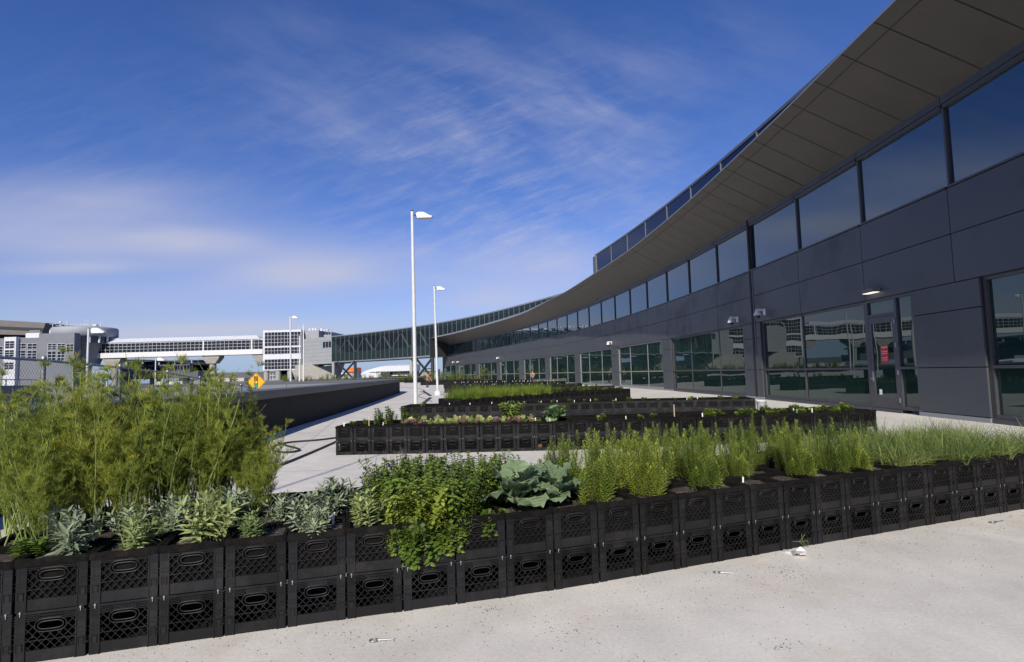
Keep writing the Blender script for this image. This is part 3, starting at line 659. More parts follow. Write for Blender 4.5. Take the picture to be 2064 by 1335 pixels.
b.build('fascia', MT['white'], wk)
for x in (422, 222, 524):
    u = pxX(x, TY); b = MB(); b.hexa([V((u - 1.6, TY + 1, zbt - 3)), V((u + 1.6, TY + 1, zbt - 3)), V((u + 1.6, TY + 4, zbt - 3)), V((u - 1.6, TY + 4, zbt - 3)), V((u - 3.2, TY + .6, zbt - .9)), V((u + 3.2, TY + .6, zbt - .9)), V((u + 3.2, TY + 4.4, zbt - .9)), V((u - 3.2, TY + 4.4, zbt - .9))]); b.box(u - 3.2, u + 3.2, TY + .6, TY + 4.4, zbt - .9, zbt)
    if x != 524: b.lathe([(1.25, -6), (1.15, zbt - 3)], (u, TY + 2.5, 0), 14)
    b.build('pier', MT['conc'], wk)

# round control drum with inverted cone
DY = 203.5
dr_ = thing('round_tower', 'squat round grey tower flaring upward under a wide ring roof with rooftop masts', 'tower')
cx = pxX(170, DY + 9); cy = DY + 9; zz = lambda y: pz(y, 170, DY)
b = MB(); b.lathe([(4.6, zz(736)), (7.4, zz(692)), (8.6, zz(690))], (cx, cy, 0), 36); b.build('cone', MT['silver'], dr_)
b = MB(); b.lathe([(9.0, zz(690)), (9.0, zz(676))], (cx, cy, 0), 36); b.build('window_band', MT['glassdk'], dr_)
b = MB(); b.lathe([(9.6, zz(677)), (10.3, zz(675.5)), (10.3, zz(660)), (10.0, zz(657.5)), (9.0, zz(656.5))], (cx, cy, 0), 40); b.lathe([(.5, -6), (2.5, zz(736))], (cx, cy, 0), 16); b.build('ring_roof', MT['silver'], dr_)
for k in range(10):
    a = PI + PI * (k + .5) / 10; b = MB(); p = V((cx + 9.4 * math.cos(a), cy + 9.4 * math.sin(a), 0)); b.bar(p + V((0, 0, zz(690))), p + V((0, 0, zz(672))), .5, .5); b.build('column', MT['whitemetal'], dr_)
for k in range(9): b = MB(); u = ru(-8, 8); v = ru(-6, 4); hgt = ru(.8, 3); b.tube([(cx + u, cy + v, zz(656)), (cx + u, cy + v, zz(656) + hgt)], .1, 5); b.build('roof_mast', MT['whitemetal'], dr_)
b = MB(); b.tube([(cx - 8, cy - 4, zz(652)), (cx + 4, cy - 4, zz(652))], .08, 4); b.build('roof_rail', MT['whitemetal'], dr_); b = MB(); b.box(cx + 7, cx + 8.4, cy - 6, cy - 5, zz(656), zz(653)); b.build('roof_unit', MT['whitemetal'], dr_); b = MB(); b.tube([(cx - 5.5, cy - 5, zz(656)), (cx - 5.5, cy - 5, zz(647))], .12, 5); b.lathe([(.05, 0), (.4, .3), (.4, .7), (.05, 1)], (cx - 5.5, cy - 5, zz(649)), 8); b.build('radome', MT['whitemetal'], dr_)

# terminal blocks on the left
LY = 200.0
lb = thing('grey_terminal', 'stepped grey terminal block with dark gridded windows left of the round tower', 'building')
Q = lambda x, y, Y=LY: (pxX(x, Y), pz(y, x, Y))
def block(x0p, x1p, ytop, Y, dep, m, name, ybot=None):
    xa, zt = Q(x0p, ytop, Y); xb = pxX(x1p, Y); b = MB(); b.box(xa, xb, Y, Y + dep, -6 if ybot is None else Q(x0p, ybot, Y)[1], zt); return b.build(name, MT[m], lb)
block(6, 30, 680, LY, 4, 'whitemetal', 'wing'); block(30, 76, 682, LY + 1.5, 3, 'shadeclad', 'wing'); block(49, 77, 672, LY + 4, 18, 'whitemetal', 'stair_block'); block(76, 148, 673, LY + 1, 3, 'shadeclad', 'wing'); block(-60, 6, 684, LY + 6, 20, 'shadeclad', 'wing')
def wgrid(x0p, x1p, y0p, y1p, Y, nx, nz, w=.10):
    xa, z1 = Q(x0p, y0p, Y); xb, z0 = pxX(x1p, Y), Q(x0p, y1p, Y)[1]
    b = MB(); b.box(xa, xb, Y - .07, Y, z0, z1); wn = b.build('window', MT['glassdk'], lb); b = MB(); grid(b, xa, xb, z0, z1, nx, nz, Y - .07, w); b.build('window_grid', MT['whitemetal'], wn)
for a, c, q0, q1, Y, nx, nz in ((8.5, 27, 688, 703, LY, 2, 3), (8.5, 27, 706, 720, LY, 2, 3), (8.5, 27, 731, 745, LY, 2, 3), (31, 51, 693, 703.5, LY + 1.5, 2, 2), (54, 73, 693, 704, LY + 1.5, 2, 2), (31, 51, 707, 724, LY + 1.5, 2, 3), (54, 73, 707, 724, LY + 1.5, 2, 3), (95, 112, 693, 706, LY + 1, 2, 3), (114.5, 130, 693, 706, LY + 1, 2, 3), (95, 112, 708.5, 728, LY + 1, 2, 3), (114.5, 130, 708.5, 728, LY + 1, 2, 3), (132.5, 147, 694, 710, LY + 1, 2, 3), (-40, 4, 700, 722, LY + 6, 5, 4)): wgrid(a, c, q0, q1, Y, nx, nz)
b = MB()
for k in range(8): u = Q(56 + k * 2.8, 672, LY + 4); b.tube([(u[0], LY + 4.2, u[1]), (u[0], LY + 4.2, u[1] + 1)], .05, 4)
u = Q(56, 667, LY + 4); v = Q(77, 667, LY + 4); b.tube([(u[0], LY + 4.2, u[1]), (v[0], LY + 4.2, u[1])], .06, 4); b.build('roof_rail', MT['whitemetal'], lb); b = MB(); u = Q(97, 671, LY + 5); b.lathe([(.7, u[1] - 1), (.7, u[1] + .6), (.5, u[1] + 1.3)], (u[0], LY + 6, 0), 12); b.tube([(u[0] + .3, LY + 6, u[1]), (u[0] + .3, LY + 6, u[1] + 3.2)], .1, 5); b.tube([(u[0] - .9, LY + 6, u[1] + 3.2), (u[0] + 1.5, LY + 6, u[1] + 3.2)], .07, 4)
b.build('roof_equipment', MT['whitemetal'], lb)
bt = thing('brown_terminal', 'large brown terminal roof slab with slanted end, topmost building at the left edge', 'building')
BY = 260.0; zq = lambda y, x: pz(y, x, BY)
b = MB(); xa, xb, xc = pxX(-80, BY), pxX(89, BY), pxX(80, BY)
b.hexa([V((xa, BY, zq(671, 0))), V((xc, BY, zq(676, 80))), V((xc, BY + 40, zq(676, 80))), V((xa, BY + 40, zq(671, 0))), V((xa, BY, zq(639, 0))), V((xb, BY, zq(651, 89))), V((xb, BY + 40, zq(651, 89))), V((xa, BY + 40, zq(639, 0)))])
b.build('roof', MT['brownroof'], bt)
b = MB(); b.hexa([V((xa, BY - .3, zq(657, 0))), V((xc + 1, BY - .3, zq(668, 85))), V((xc + 1, BY, zq(668, 85))), V((xa, BY, zq(657, 0))), V((xa, BY - .3, zq(653, 0))), V((xc + 1.6, BY - .3, zq(662, 85))), V((xc + 1.6, BY, zq(662, 85))), V((xa, BY, zq(653, 0)))])
b.build('clerestory', MT['steel'], bt)
b = MB(); b.box(xa, xc - 3, BY + 6, BY + 36, -6, zq(672, 20)); b.build('wall', MT['dark'], bt)

# train station and guideway behind the walkway
SY = 240.0
st = thing('train_station', 'dark elevated train station with curved platform canopies under the white walkway', 'station')
X_ = lambda x: pxX(x, SY); Z_ = lambda y, x=300: pz(y, x, SY)
b = MB()
for i in range(12):
    ua = X_(236) + (X_(402) - X_(236)) * i / 12; ub = X_(236) + (X_(402) - X_(236)) * (i + 1) / 12; za = Z_(723.5) - .9 * (i / 12) ** 2 * 3; zb2 = Z_(723.5) - .9 * ((i + 1) / 12) ** 2 * 3
    b.hexa([V((ua, SY, za - .5)), V((ub, SY, zb2 - .5)), V((ub, SY + 12, zb2 - .5)), V((ua, SY + 12, za - .5)), V((ua, SY, za)), V((ub, SY, zb2)), V((ub, SY + 12, zb2)), V((ua, SY + 12, za))])
b.build('canopy', MT['steel'], st)
for x in (252, 285, 318, 350, 384): b = MB(); b.bar(V((X_(x), SY + 1, Z_(752))), V((X_(x), SY + 1, Z_(727))), .6, .6); b.bar(V((X_(x) - 3.4, SY + .8, Z_(727))), V((X_(x) + 3.4, SY + .8, Z_(726.5))), .35, .5); b.build('column', MT['silver'], st)
b = MB(); b.box(X_(225), X_(402), SY - 1, SY + 14, Z_(764), Z_(750)); b.build('platform', MT['coping'], st)
b = MB(); b.box(X_(225), X_(402), SY + 9, SY + 10, Z_(750), Z_(727)); b.build('back_wall', MT['glassdk'], st)
for x in (240, 300, 360): b = MB(); b.box(X_(x) - 1.5, X_(x) + 1.5, SY + 3, SY + 6, -6, Z_(764)); b.build('support', MT['conc'], st)
tn_ = thing('passenger_train', 'dark blue passenger train standing at the elevated station under the canopy', 'train')
for xa_, xb_ in ((240, 291), (300, 345), (347, 384)):
    b = MB(); b.box(X_(xa_), X_(xb_), SY - .6, SY + 1.8, Z_(752), Z_(736)); car = b.build('carriage', mat('train_paint%d' % xa_, (.075, .085, .13), .4), tn_)
    n = max(4, int((xb_ - xa_) / 6)); b = MB()
    for k in range(n): u = X_(xa_) + (X_(xb_) - X_(xa_)) * (k + .15) / n; b.box(u, u + (X_(xb_) - X_(xa_)) / n * .7, SY - .64, SY - .6, Z_(747), Z_(739))
    b.build('window', MT['glassdk'], car)
gw = thing('elevated_guideway', 'distant elevated concrete guideway on squat piers behind the white walkway', 'bridge')
GY = 300.0; b = MB(); b.box(pxX(395, GY), pxX(560, GY), GY, GY + 9, pz(765, 450, GY), pz(751.5, 450, GY)); b.build('deck', MT['coping'], gw)
for x in (410, 445, 475, 505): u = pxX(x, GY); b = MB(); b.hexa([V((u - 1.2, GY + 2, -6)), V((u + 1.2, GY + 2, -6)), V((u + 1.2, GY + 6, -6)), V((u - 1.2, GY + 6, -6)), V((u - 2.6, GY + 1, pz(765, 450, GY))), V((u + 2.6, GY + 1, pz(765, 450, GY))), V((u + 2.6, GY + 8, pz(765, 450, GY))), V((u - 2.6, GY + 8, pz(765, 450, GY)))]); b.build('pier', MT['conc'], gw)
bx = MB()
for k, (xa_, xb_) in enumerate(((420, 442), (449, 471), (477, 492))):
    t_ = thing('storage_shed', ['long cream shed left of the others beneath the far guideway', 'middle cream shed between two guideway piers', 'short cream shed nearest the diamond road sign, under the guideway'][k], 'shed', (0, 0, 0)); b = MB(); b.box(pxX(xa_, 290), pxX(xb_, 290), 290, 296, -6, pz(764.5, 450, 290)); b.build('wall', mat('cream_wall%d' % k, (.55, .52, .45), .7), t_); b = MB(); b.box(pxX(xa_, 290) - .3, pxX(xb_, 290) + .3, 289.7, 296.3, pz(764.5, 450, 290), pz(763, 450, 290)); b.build('roof', MT['whitemetal'], t_)

# far terminals under the bridge
FY = 420.0; A = lambda x, y=750: at_y(x, y, FY)
def farblock(name, label, cat, parts):
    t_ = thing(name, label, cat)
    for nm, xa_, xb_, y0_, y1_, Y, m in parts:
        a = at_y(xa_, 750, Y).x; c = at_y(xb_, 750, Y).x; b = MB(); b.box(a, c, Y, Y + 20, pz(y1_, (xa_ + xb_) / 2, Y) if y1_ < 790 else -6, pz(y0_, (xa_ + xb_) / 2, Y)); b.build(nm, MT[m], t_)
    return t_
vt = farblock('vaulted_terminal', 'far white terminal with low vaulted roof seen beneath the footbridge', 'building', [('wall', 752, 836, 748.5, 800, FY, 'glassdk'), ('low_wing', 700, 768, 752, 800, FY - 6, 'whitemetal'), ('wing', 768, 786, 749, 800, FY - 4, 'steel')])
b = MB(); xa_, xb_ = A(735).x, A(836).x; n = 14
for i in range(n):
    u0, u1 = i / n, (i + 1) / n; f = lambda u: pz(748.5, 790, FY) + 3.7 * min(1, u * 2.6) ** .8 + .2; zb0 = pz(748.8, 790, FY)
    b.hexa([V((xa_ + (xb_ - xa_) * u0, FY - 3, zb0)), V((xa_ + (xb_ - xa_) * u1, FY - 3, zb0)), V((xa_ + (xb_ - xa_) * u1, FY + 25, zb0)), V((xa_ + (xb_ - xa_) * u0, FY + 25, zb0)), V((xa_ + (xb_ - xa_) * u0, FY - 3, f(u0))), V((xa_ + (xb_ - xa_) * u1, FY - 3, f(u1))), V((xa_ + (xb_ - xa_) * u1, FY + 25, f(u1) + 1.5)), V((xa_ + (xb_ - xa_) * u0, FY + 25, f(u0) + 1.5))])
b.build('roof', MT['whitemetal'], vt)
b = MB()
for k in range(9): u = A(794 + k * 4.5).x; b.box(u - .12, u + .12, FY - .3, FY, pz(756, 810, FY), pz(749, 810, FY))
b.build('mullions', MT['silver'], vt)
b = MB(); b.box(A(790).x, A(836).x, FY - 2, FY, pz(757.5, 810, FY), pz(756, 810, FY)); b.build('apron_wall', MT['white'], vt)
farblock('white_hall', 'low white hall stretching far behind the legs of the footbridge', 'building', [('wall', 645, 742, 754, 800, 440, 'silver'), ('roof', 640, 745, 751.5, 754.5, 438, 'white')])
farblock('orange_shed', 'small orange box building far behind the crossed braces', 'building', [('wall', 700, 713, 741, 750, 400, 'orange'), ('base', 699, 714, 750, 800, 401, 'silver')])
farblock('tan_hangar', 'far tan and grey hangar between the two tall lamp posts', 'building', [('wall', 838, 880, 748, 800, 430, 'conc'), ('roof', 852, 880, 744.5, 748.5, 429, 'silver'), ('penthouse', 858, 866, 742.5, 745, 432, 'steel')])
b = MB(); random.seed(8)
for k in range(120):
    x = -900 + k * 15 + ru(-4, 4); hgt = ru(2, 6) if rnd() < .85 else ru(6, 12); b.box(x, x + ru(10, 26), 1500 + ru(0, 60), 1570, -6, hgt)
tag(b.build('skyline', mat('distant_skyline', (.22, .25, .30), .9)), kind='structure')
def conifer(x, y, Y, hgt, label):
    p = at_y(x, y, Y); t_ = thing('fir_tree', label, 'tree', (p.x, Y, -6), group='small dark trees beyond the footbridge'); b = MB(); b.tube([(0, 0, 0), (0, 0, hgt * .9)], [.25, .05], 6); b.build('trunk', MT['mstem'], t_); b = MB()
    for k in range(420):
        z = hgt * (.12 + .88 * rnd() ** 1.2); r = (1 - z / hgt) * hgt * .3 * ru(.5, 1) + .1; a = ru(0, 2 * PI); b.leaf(V((r * math.cos(a), r * math.sin(a), z)), V((math.cos(a), math.sin(a), -.3)), V((0, 0, 1)), .7, .35, .3, 0, 2)
    b.build('crown', MT['herb'], t_)
conifer(649, 750, 190, 8.6, 'taller pointed fir beyond the parapet, left of the bridge pier leg'); conifer(666, 752, 190, 7.6, 'shorter rounded fir between the concrete pier and the first bridge leg'); conifer(676, 752, 196, 7.6, 'small fir just right of the first pale bridge leg')

# ------------------------------------------------------------------ lamps, poles, signs, vehicles
def lamp(p, top, r, label, lean=0.0, head=.76, rz=0.0, base=True, group='tall white lamp posts'):
    t_ = thing('lamp_post', label, 'lamp post', p, rz, group); H_ = top - p[2]
    b = MB(); b.tube([(0, 0, 0), (lean * .5, 0, H_ * .5), (lean, 0, H_)], [r, r * .88, r * .72], 16)
    b.build('pole', MT['polew'], t_)
    if base:
        b = MB(); b.lathe([(.24, 0), (.24, .25), (r + .02, .34)], (0, 0, 0), 20); b.build('base', MT['polew'], t_)
    s = head; b = MB(); z = H_ - .12
    b.hexa([V((lean + .28 * s, -.17 * s, z - .22 * s)), V((lean + 1.0 * s, -.17 * s, z - .22 * s)), V((lean + 1.0 * s, .17 * s, z - .22 * s)), V((lean + .28 * s, .17 * s, z - .22 * s)), V((lean + .22 * s, -.15 * s, z + .03 * s)), V((lean + 1.06 * s, -.15 * s, z - .14 * s)), V((lean + 1.06 * s, .15 * s, z - .14 * s)), V((lean + .22 * s, .15 * s, z + .03 * s))])
    b.hexa([V((lean + .24 * s, -.14 * s, z + .03 * s)), V((lean + .95 * s, -.14 * s, z - .11 * s)), V((lean + .95 * s, .14 * s, z - .11 * s)), V((lean + .24 * s, .14 * s, z + .03 * s)), V((lean + .34 * s, -.1 * s, z + .11 * s)), V((lean + .62 * s, -.1 * s, z + .09 * s)), V((lean + .62 * s, .1 * s, z + .09 * s)), V((lean + .34 * s, .1 * s, z + .11 * s))])
    hd = b.build('lamp_head', MT['white'], t_)
    b = MB(); b.box(lean + .36 * s, lean + .95 * s, -.12 * s, .12 * s, z - .235 * s, z - .222 * s); b.build('lens', MT['lampglass'], hd)
    b = MB(); b.bar((lean, 0, z - .03), (lean + .4 * s, 0, z - .02), .07, .06); b.tube([(lean, 0, z + .1), (lean, 0, z + .17)], r * .6, 10); b.build('arm', MT['steel'], t_)
    return t_
def spot(x, y, z=0): p = at_z(x, y, z); return (p.x, p.y, z)
lamp(spot(838.3, 833), 7.95, .078, 'tallest white lamp post rising from the walkway, nearest in view', lean=-.04)
lamp(spot(882.3, 797), 7.85, .085, 'second white lamp post further along the walkway by the stepped crates', lean=-.12)
p = at_y(587, 740, 57.6); lamp((p.x, p.y, -6), pz(636.5, 586, 57.6), .1, 'white lamp post standing in front of the gridded white tower', lean=-.1)
p = at_y(174, 740, 52); lamp((p.x, p.y, -6), pz(662.5, 177, 52), .12, 'lamp post in front of the round grey tower behind the chain link fence', head=1.5, lean=.12)
p = at_y(313.5, 740, 95); lamp((p.x, p.y, -6), pz(722, 313, 95), .1, 'small far lamp post under the white walkway', head=1.5)
t_ = thing('slim_pole', 'unseen slim white pole added outside the left edge to cast the shadow stripe', 'pole', (-5.0, -.75, 0)); b = MB(); b.tube([(0, 0, 0), (0, 0, 9.6)], [.03, .02], 8); b.build('pole', MT['white'], t_); b = MB(); b.lathe([(.01, 0), (.05, .03), (.05, .08), (.01, .11)], (0, 0, 9.6), 8); b.build('cap', MT['white'], t_)  # unseen pole, added and slimmed to throw a faint shadow stripe on the terrace
for x, y, l in ((603.6, 680, 'shorter slim white pole, right of the lamp post before the tower'), (611.6, 657, 'taller slim white pole by the grey bridge end')):
    p = at_y(x, 740, 90); t_ = thing('slim_pole', l, 'pole', (p.x, p.y, -6)); b = MB(); zt = pz(y, x, 90) + 6; b.tube([(0, 0, 0), (0, 0, zt)], [.12, .085], 12); b.build('pole', MT['white'], t_); b = MB(); b.lathe([(.02, 0), (.11, .06), (.11, .14), (.02, .2)], (0, 0, zt), 10); b.build('cap', MT['white'], t_)
# diamond warning sign
sg = thing('warning_sign', 'yellow diamond road sign showing a traffic light with red, amber and green discs', 'road sign')
YS = 40.0; c = at_y(516, 770.5, YS); hw = 19.0 / 1150 * YS
def dia(m, r, y0, y1, mi=0, rc=0): m.hexa([c + V((-r, y0, 0)), c + V((0, y0, -r)), c + V((0, y1, -r)), c + V((-r, y1, 0)), c + V((0, y0, r)), c + V((r, y0, 0)), c + V((r, y1, 0)), c + V((0, y1, r))], mi)
def diamond(name, r, y0, y1, m):
    b = MB(); vs_ = [c + V((-r, y0, 0)), c + V((0, y0, -r)), c + V((r, y0, 0)), c + V((0, y0, r))]; vb = [q + V((0, y1 - y0, 0)) for q in vs_]
    b.add(vs_ + vb, [(0, 1, 2, 3), (7, 6, 5, 4)] + [(i, i + 4, (i + 1) % 4 + 4, (i + 1) % 4) for i in range(4)]); return b.build(name, MT[m], sg)
diamond('border', hw, .0, .02, 'yellow'); diamond('border_line', hw - .035, -.004, 0, 'black'); diamond('panel', hw - .06, -.008, -.004, 'yellow')
b = MB(); b.box(c.x - .135, c.x + .135, YS - .014, YS - .008, c.z - .40, c.z + .40); sb_ = b.build('signal_board', MT['black'], sg)
for z, m, mm in ((.26, 'red', 'red_disc'), (0, 'amber', 'amber_disc'), (-.26, 'green', 'green_disc')):
    b = MB(); b.add([V((c.x + .108 * math.cos(2 * PI * k / 24), YS - .02, c.z + z + .108 * math.sin(2 * PI * k / 24))) for k in range(24)], [tuple(range(24))]); b.build(mm, MT[m], sb_)
b = MB(); b.bar(V((c.x, YS + .06, -6)), V((c.x, YS + .06, c.z + .3)), .08, .05); b.build('post', MT['galv'], sg)
# route sign by the road
sg2 = thing('route_sign', 'small yellow roadside sign with a white middle band behind the fence', 'road sign'); YS2 = 60.0
for nm, y0_, y1_, m, dy_ in (('panel', 771, 787.5, 'amber', 0), ('band', 777, 782.5, 'paper', -.02)):
    a = at_y(260.5, y1_, YS2); d = at_y(269.5, y0_, YS2); b = MB(); b.box(a.x, d.x, YS2 + dy_ - .02, YS2 + dy_, a.z, d.z); b.build(nm, MT[m], sg2)
b = MB(); a = at_y(265, 780, YS2); b.bar(V((a.x, YS2 + .05, -6)), V((a.x, YS2 + .05, a.z)), .1, .06); b.build('post', MT['galv'], sg2)
for x, l in ((275.5, 'slim galvanised post with a bracket arm beside the yellow roadside sign'), (330, 'slim galvanised post in front of the white box trailer')):
    p = at_y(x, 765 if x < 300 else 752, 62); b = MB(); b.bar(V((p.x, 62, -6)), V((p.x, 62, p.z)), .14, .14)
    if x < 300: b.bar(V((p.x, 62, p.z - .6)), V((p.x - .6, 62, p.z - .1)), .08, .08)
    tag(b.build('sign_post', MT['galv']), l, 'post')
# vehicles on the lower road
def wheels(par, xs, y0, y1, r, z0):
    for x in xs:
        for y in (y0, y1):
            b = MB(); b.tube([(x, y - .12, z0 + r), (x, y + .12, z0 + r)], r, 16, 0); wh = b.build('wheel', MT['rubber'], par); b = MB(); b.tube([(x, y - .13, z0 + r), (x, y + .13, z0 + r)], r * .55, 12); b.build('rim', MT['silver'], wh)
p = at_y(345, 782, 170); trk = thing('box_truck', 'white box truck with tall trailer parked on the lower road behind the fence', 'truck', (p.x, 170, -6))
b = MB(); b.box(-3.6, 4.2, -1.25, 1.25, 1.0, pz(769, 345, 170) + 6); b.build('cargo_box', MT['whitemetal'], trk); b = MB(); b.hexa([V((-6, -1.15, .6)), V((-3.8, -1.15, .6)), V((-3.8, 1.15, .6)), V((-6, 1.15, .6)), V((-5.5, -1.1, 3.0)), V((-3.8, -1.1, 3.0)), V((-3.8, 1.1, 3.0)), V((-5.5, 1.1, 3.0))]); cb_ = b.build('cab', MT['white'], trk); b = MB(); b.box(-5.3, -4.3, -1.18, -1.14, 1.8, 2.7); b.build('window', MT['glassdk'], cb_); wheels(trk, (-4.8, 2.6), -1.1, 1.1, .5, 0)
p = at_y(357, 790, 150); van = thing('white_van', 'white passenger van with long dark window strip on the lower road', 'van', (p.x, 150, -6)); zt = pz(779.5, 357, 150) + 6
b = MB(); b.hexa([V((-2.6, -1, .4)), V((3.6, -1, .4)), V((3.6, 1, .4)), V((-2.6, 1, .4)), V((-2.0, -.92, zt)), V((3.5, -.92, zt)), V((3.5, .92, zt)), V((-2.0, .92, zt))]); b.build('body', MT['white'], van); b = MB(); b.box(-.9, 3.4, -1.0, -.93, zt - 1.1, zt - .35); b.build('side_window', MT['glassdk'], van); b = MB(); b.hexa([V((-2.42, -.8, zt - 1.2)), V((-2.38, -.8, zt - 1.2)), V((-2.38, .8, zt - 1.2)), V((-2.42, .8, zt - 1.2)), V((-2.1, -.75, zt - .3)), V((-2.06, -.75, zt - .3)), V((-2.06, .75, zt - .3)), V((-2.1, .75, zt - .3))]); b.build('windscreen', MT['glassdk'], van); wheels(van, (-1.6, 2.4), -.9, .9, .36, 0)
# concrete barrier wall on the ramp at far left
bw = thing('ramp_wall', 'pale concrete ramp wall behind the chain link fence at far left', 'wall'); b = MB(); a = at_y(-60, 790, 24); c2 = at_y(80, 777, 30)
b.hexa([V((a.x, a.y, -6)), V((c2.x, c2.y, -6)), V((c2.x, c2.y + .4, -6)), V((a.x, a.y + .4, -6)), V((a.x, a.y, pz(777, 0, 26))), V((c2.x, c2.y, c2.z)), V((c2.x, c2.y + .4, c2.z)), V((a.x, a.y + .4, pz(777, 0, 26)))]); b.build('wall', MT['conc'], bw); b = MB()
for k in range(6): q = V((a.x, a.y, pz(777, 0, 26))).lerp(c2, k / 5); b.tube([q + V((0, .2, 0)), q + V((0, .2, .3))], .03, 6)
b.tube([V((a.x, a.y + .2, pz(777, 0, 26) + .28)), c2 + V((0, .2, .28))], .025, 6); b.build('rail', MT['galv'], bw)
for k, (x, y) in enumerate(((116, 770), (170, 771))):
    p = at_y(x, y, 70); t_ = thing('traffic_light', ['black hanging traffic light with orange face, left of the fence lamp post', 'black hanging traffic light with orange face, just beside the fence lamp post'][k], 'traffic light', p); b = MB(); b.box(-.2, .2, -.1, .15, -.55, .55); b.build('housing', MT['black'], t_)
    for z in (.35, 0, -.35): b = MB(); b.lathe([(.13, -.06), (.15, .0)], (0, 0, 0), 12); o = b.build('signal_lens', MT['orange'], t_); o.rotation_euler = (R(90), 0, 0); o.location = (0, -.1, z)
    b = MB(); b.tube([(0, .05, .5), (0, .05, 1.0), (2.4 if k else 4.5, .4, 1.1), (2.6 if k else 4.9, .4, -p.z - 6)], .06, 6); b.build('mast_arm', MT['galv'], t_)
# security cameras, door lamp
def seccam(x, y, n, label):
    lo, hi = 5.0, 130.0
    dd = ray(x, y)
    for _ in range(50):
        m = (lo + hi) / 2
        if FX(m) > dd.x / dd.y * m: lo = m
        else: hi = m
    Zc = (lo + hi) / 2; q = dd * (Zc / dd.y); z = q.z + EYE; nrm = FN(Zc); rz = math.atan2(nrm.y, nrm.x)
    t_ = thing('security_camera', label, 'camera', off(Zc, .05, z), rz, 'dome cameras on the facade'); s = 1.25
    b = MB(); b.box(0, .04, -.07 * s, .07 * s, -.09 * s, .13 * s); b.bar((0.02, 0, .08 * s), (.26 * s, 0, .1 * s), .07 * s, .06 * s); b.build('bracket', MT['white'], t_)
    b = MB(); b.lathe([(.045 * s, .12 * s), (.07 * s, .05 * s), (.12 * s, -.06 * s), (.13 * s, -.1 * s)], (.27 * s, 0, 0), 16); b.build('housing', MT['white'], t_)
    b = MB(); b.lathe([(.1 * s, -.1 * s), (.095 * s, -.14 * s), (.06 * s, -.19 * s), (.01, -.205 * s)], (.27 * s, 0, 0), 16); b.build('dome', MT['lens'], t_)
seccam(1489, 645, 0, 'white dome camera left of the vertical facade joint above the tall windows'); seccam(1544, 630, 1, 'white dome camera right of the vertical facade joint near the glass door'); seccam(1234, 692, 2, 'white dome camera on the sunlit facade above the fourth tall window'); seccam(1006, 722, 3, 'white dome camera halfway along the far facade, standing alone'); seccam(915.5, 730.5, 4, 'farther of the paired white dome cameras at the far end of the facade'); seccam(925, 730, 5, 'nearer of the paired white dome cameras at the far end of the facade')
wl = thing('wall_lamp', 'small slim wall lamp glowing above the glass door', 'lamp'); Zc = 17.3
b = MB(); wb(b, 17.0, 17.55, 3.60, 3.72, .05, .28); b.build('housing', MT['brownroof'], wl); b = MB(); wb(b, 17.02, 17.53, 3.585, 3.60, .07, .26); b.build('tube', MT['lit'], wl)
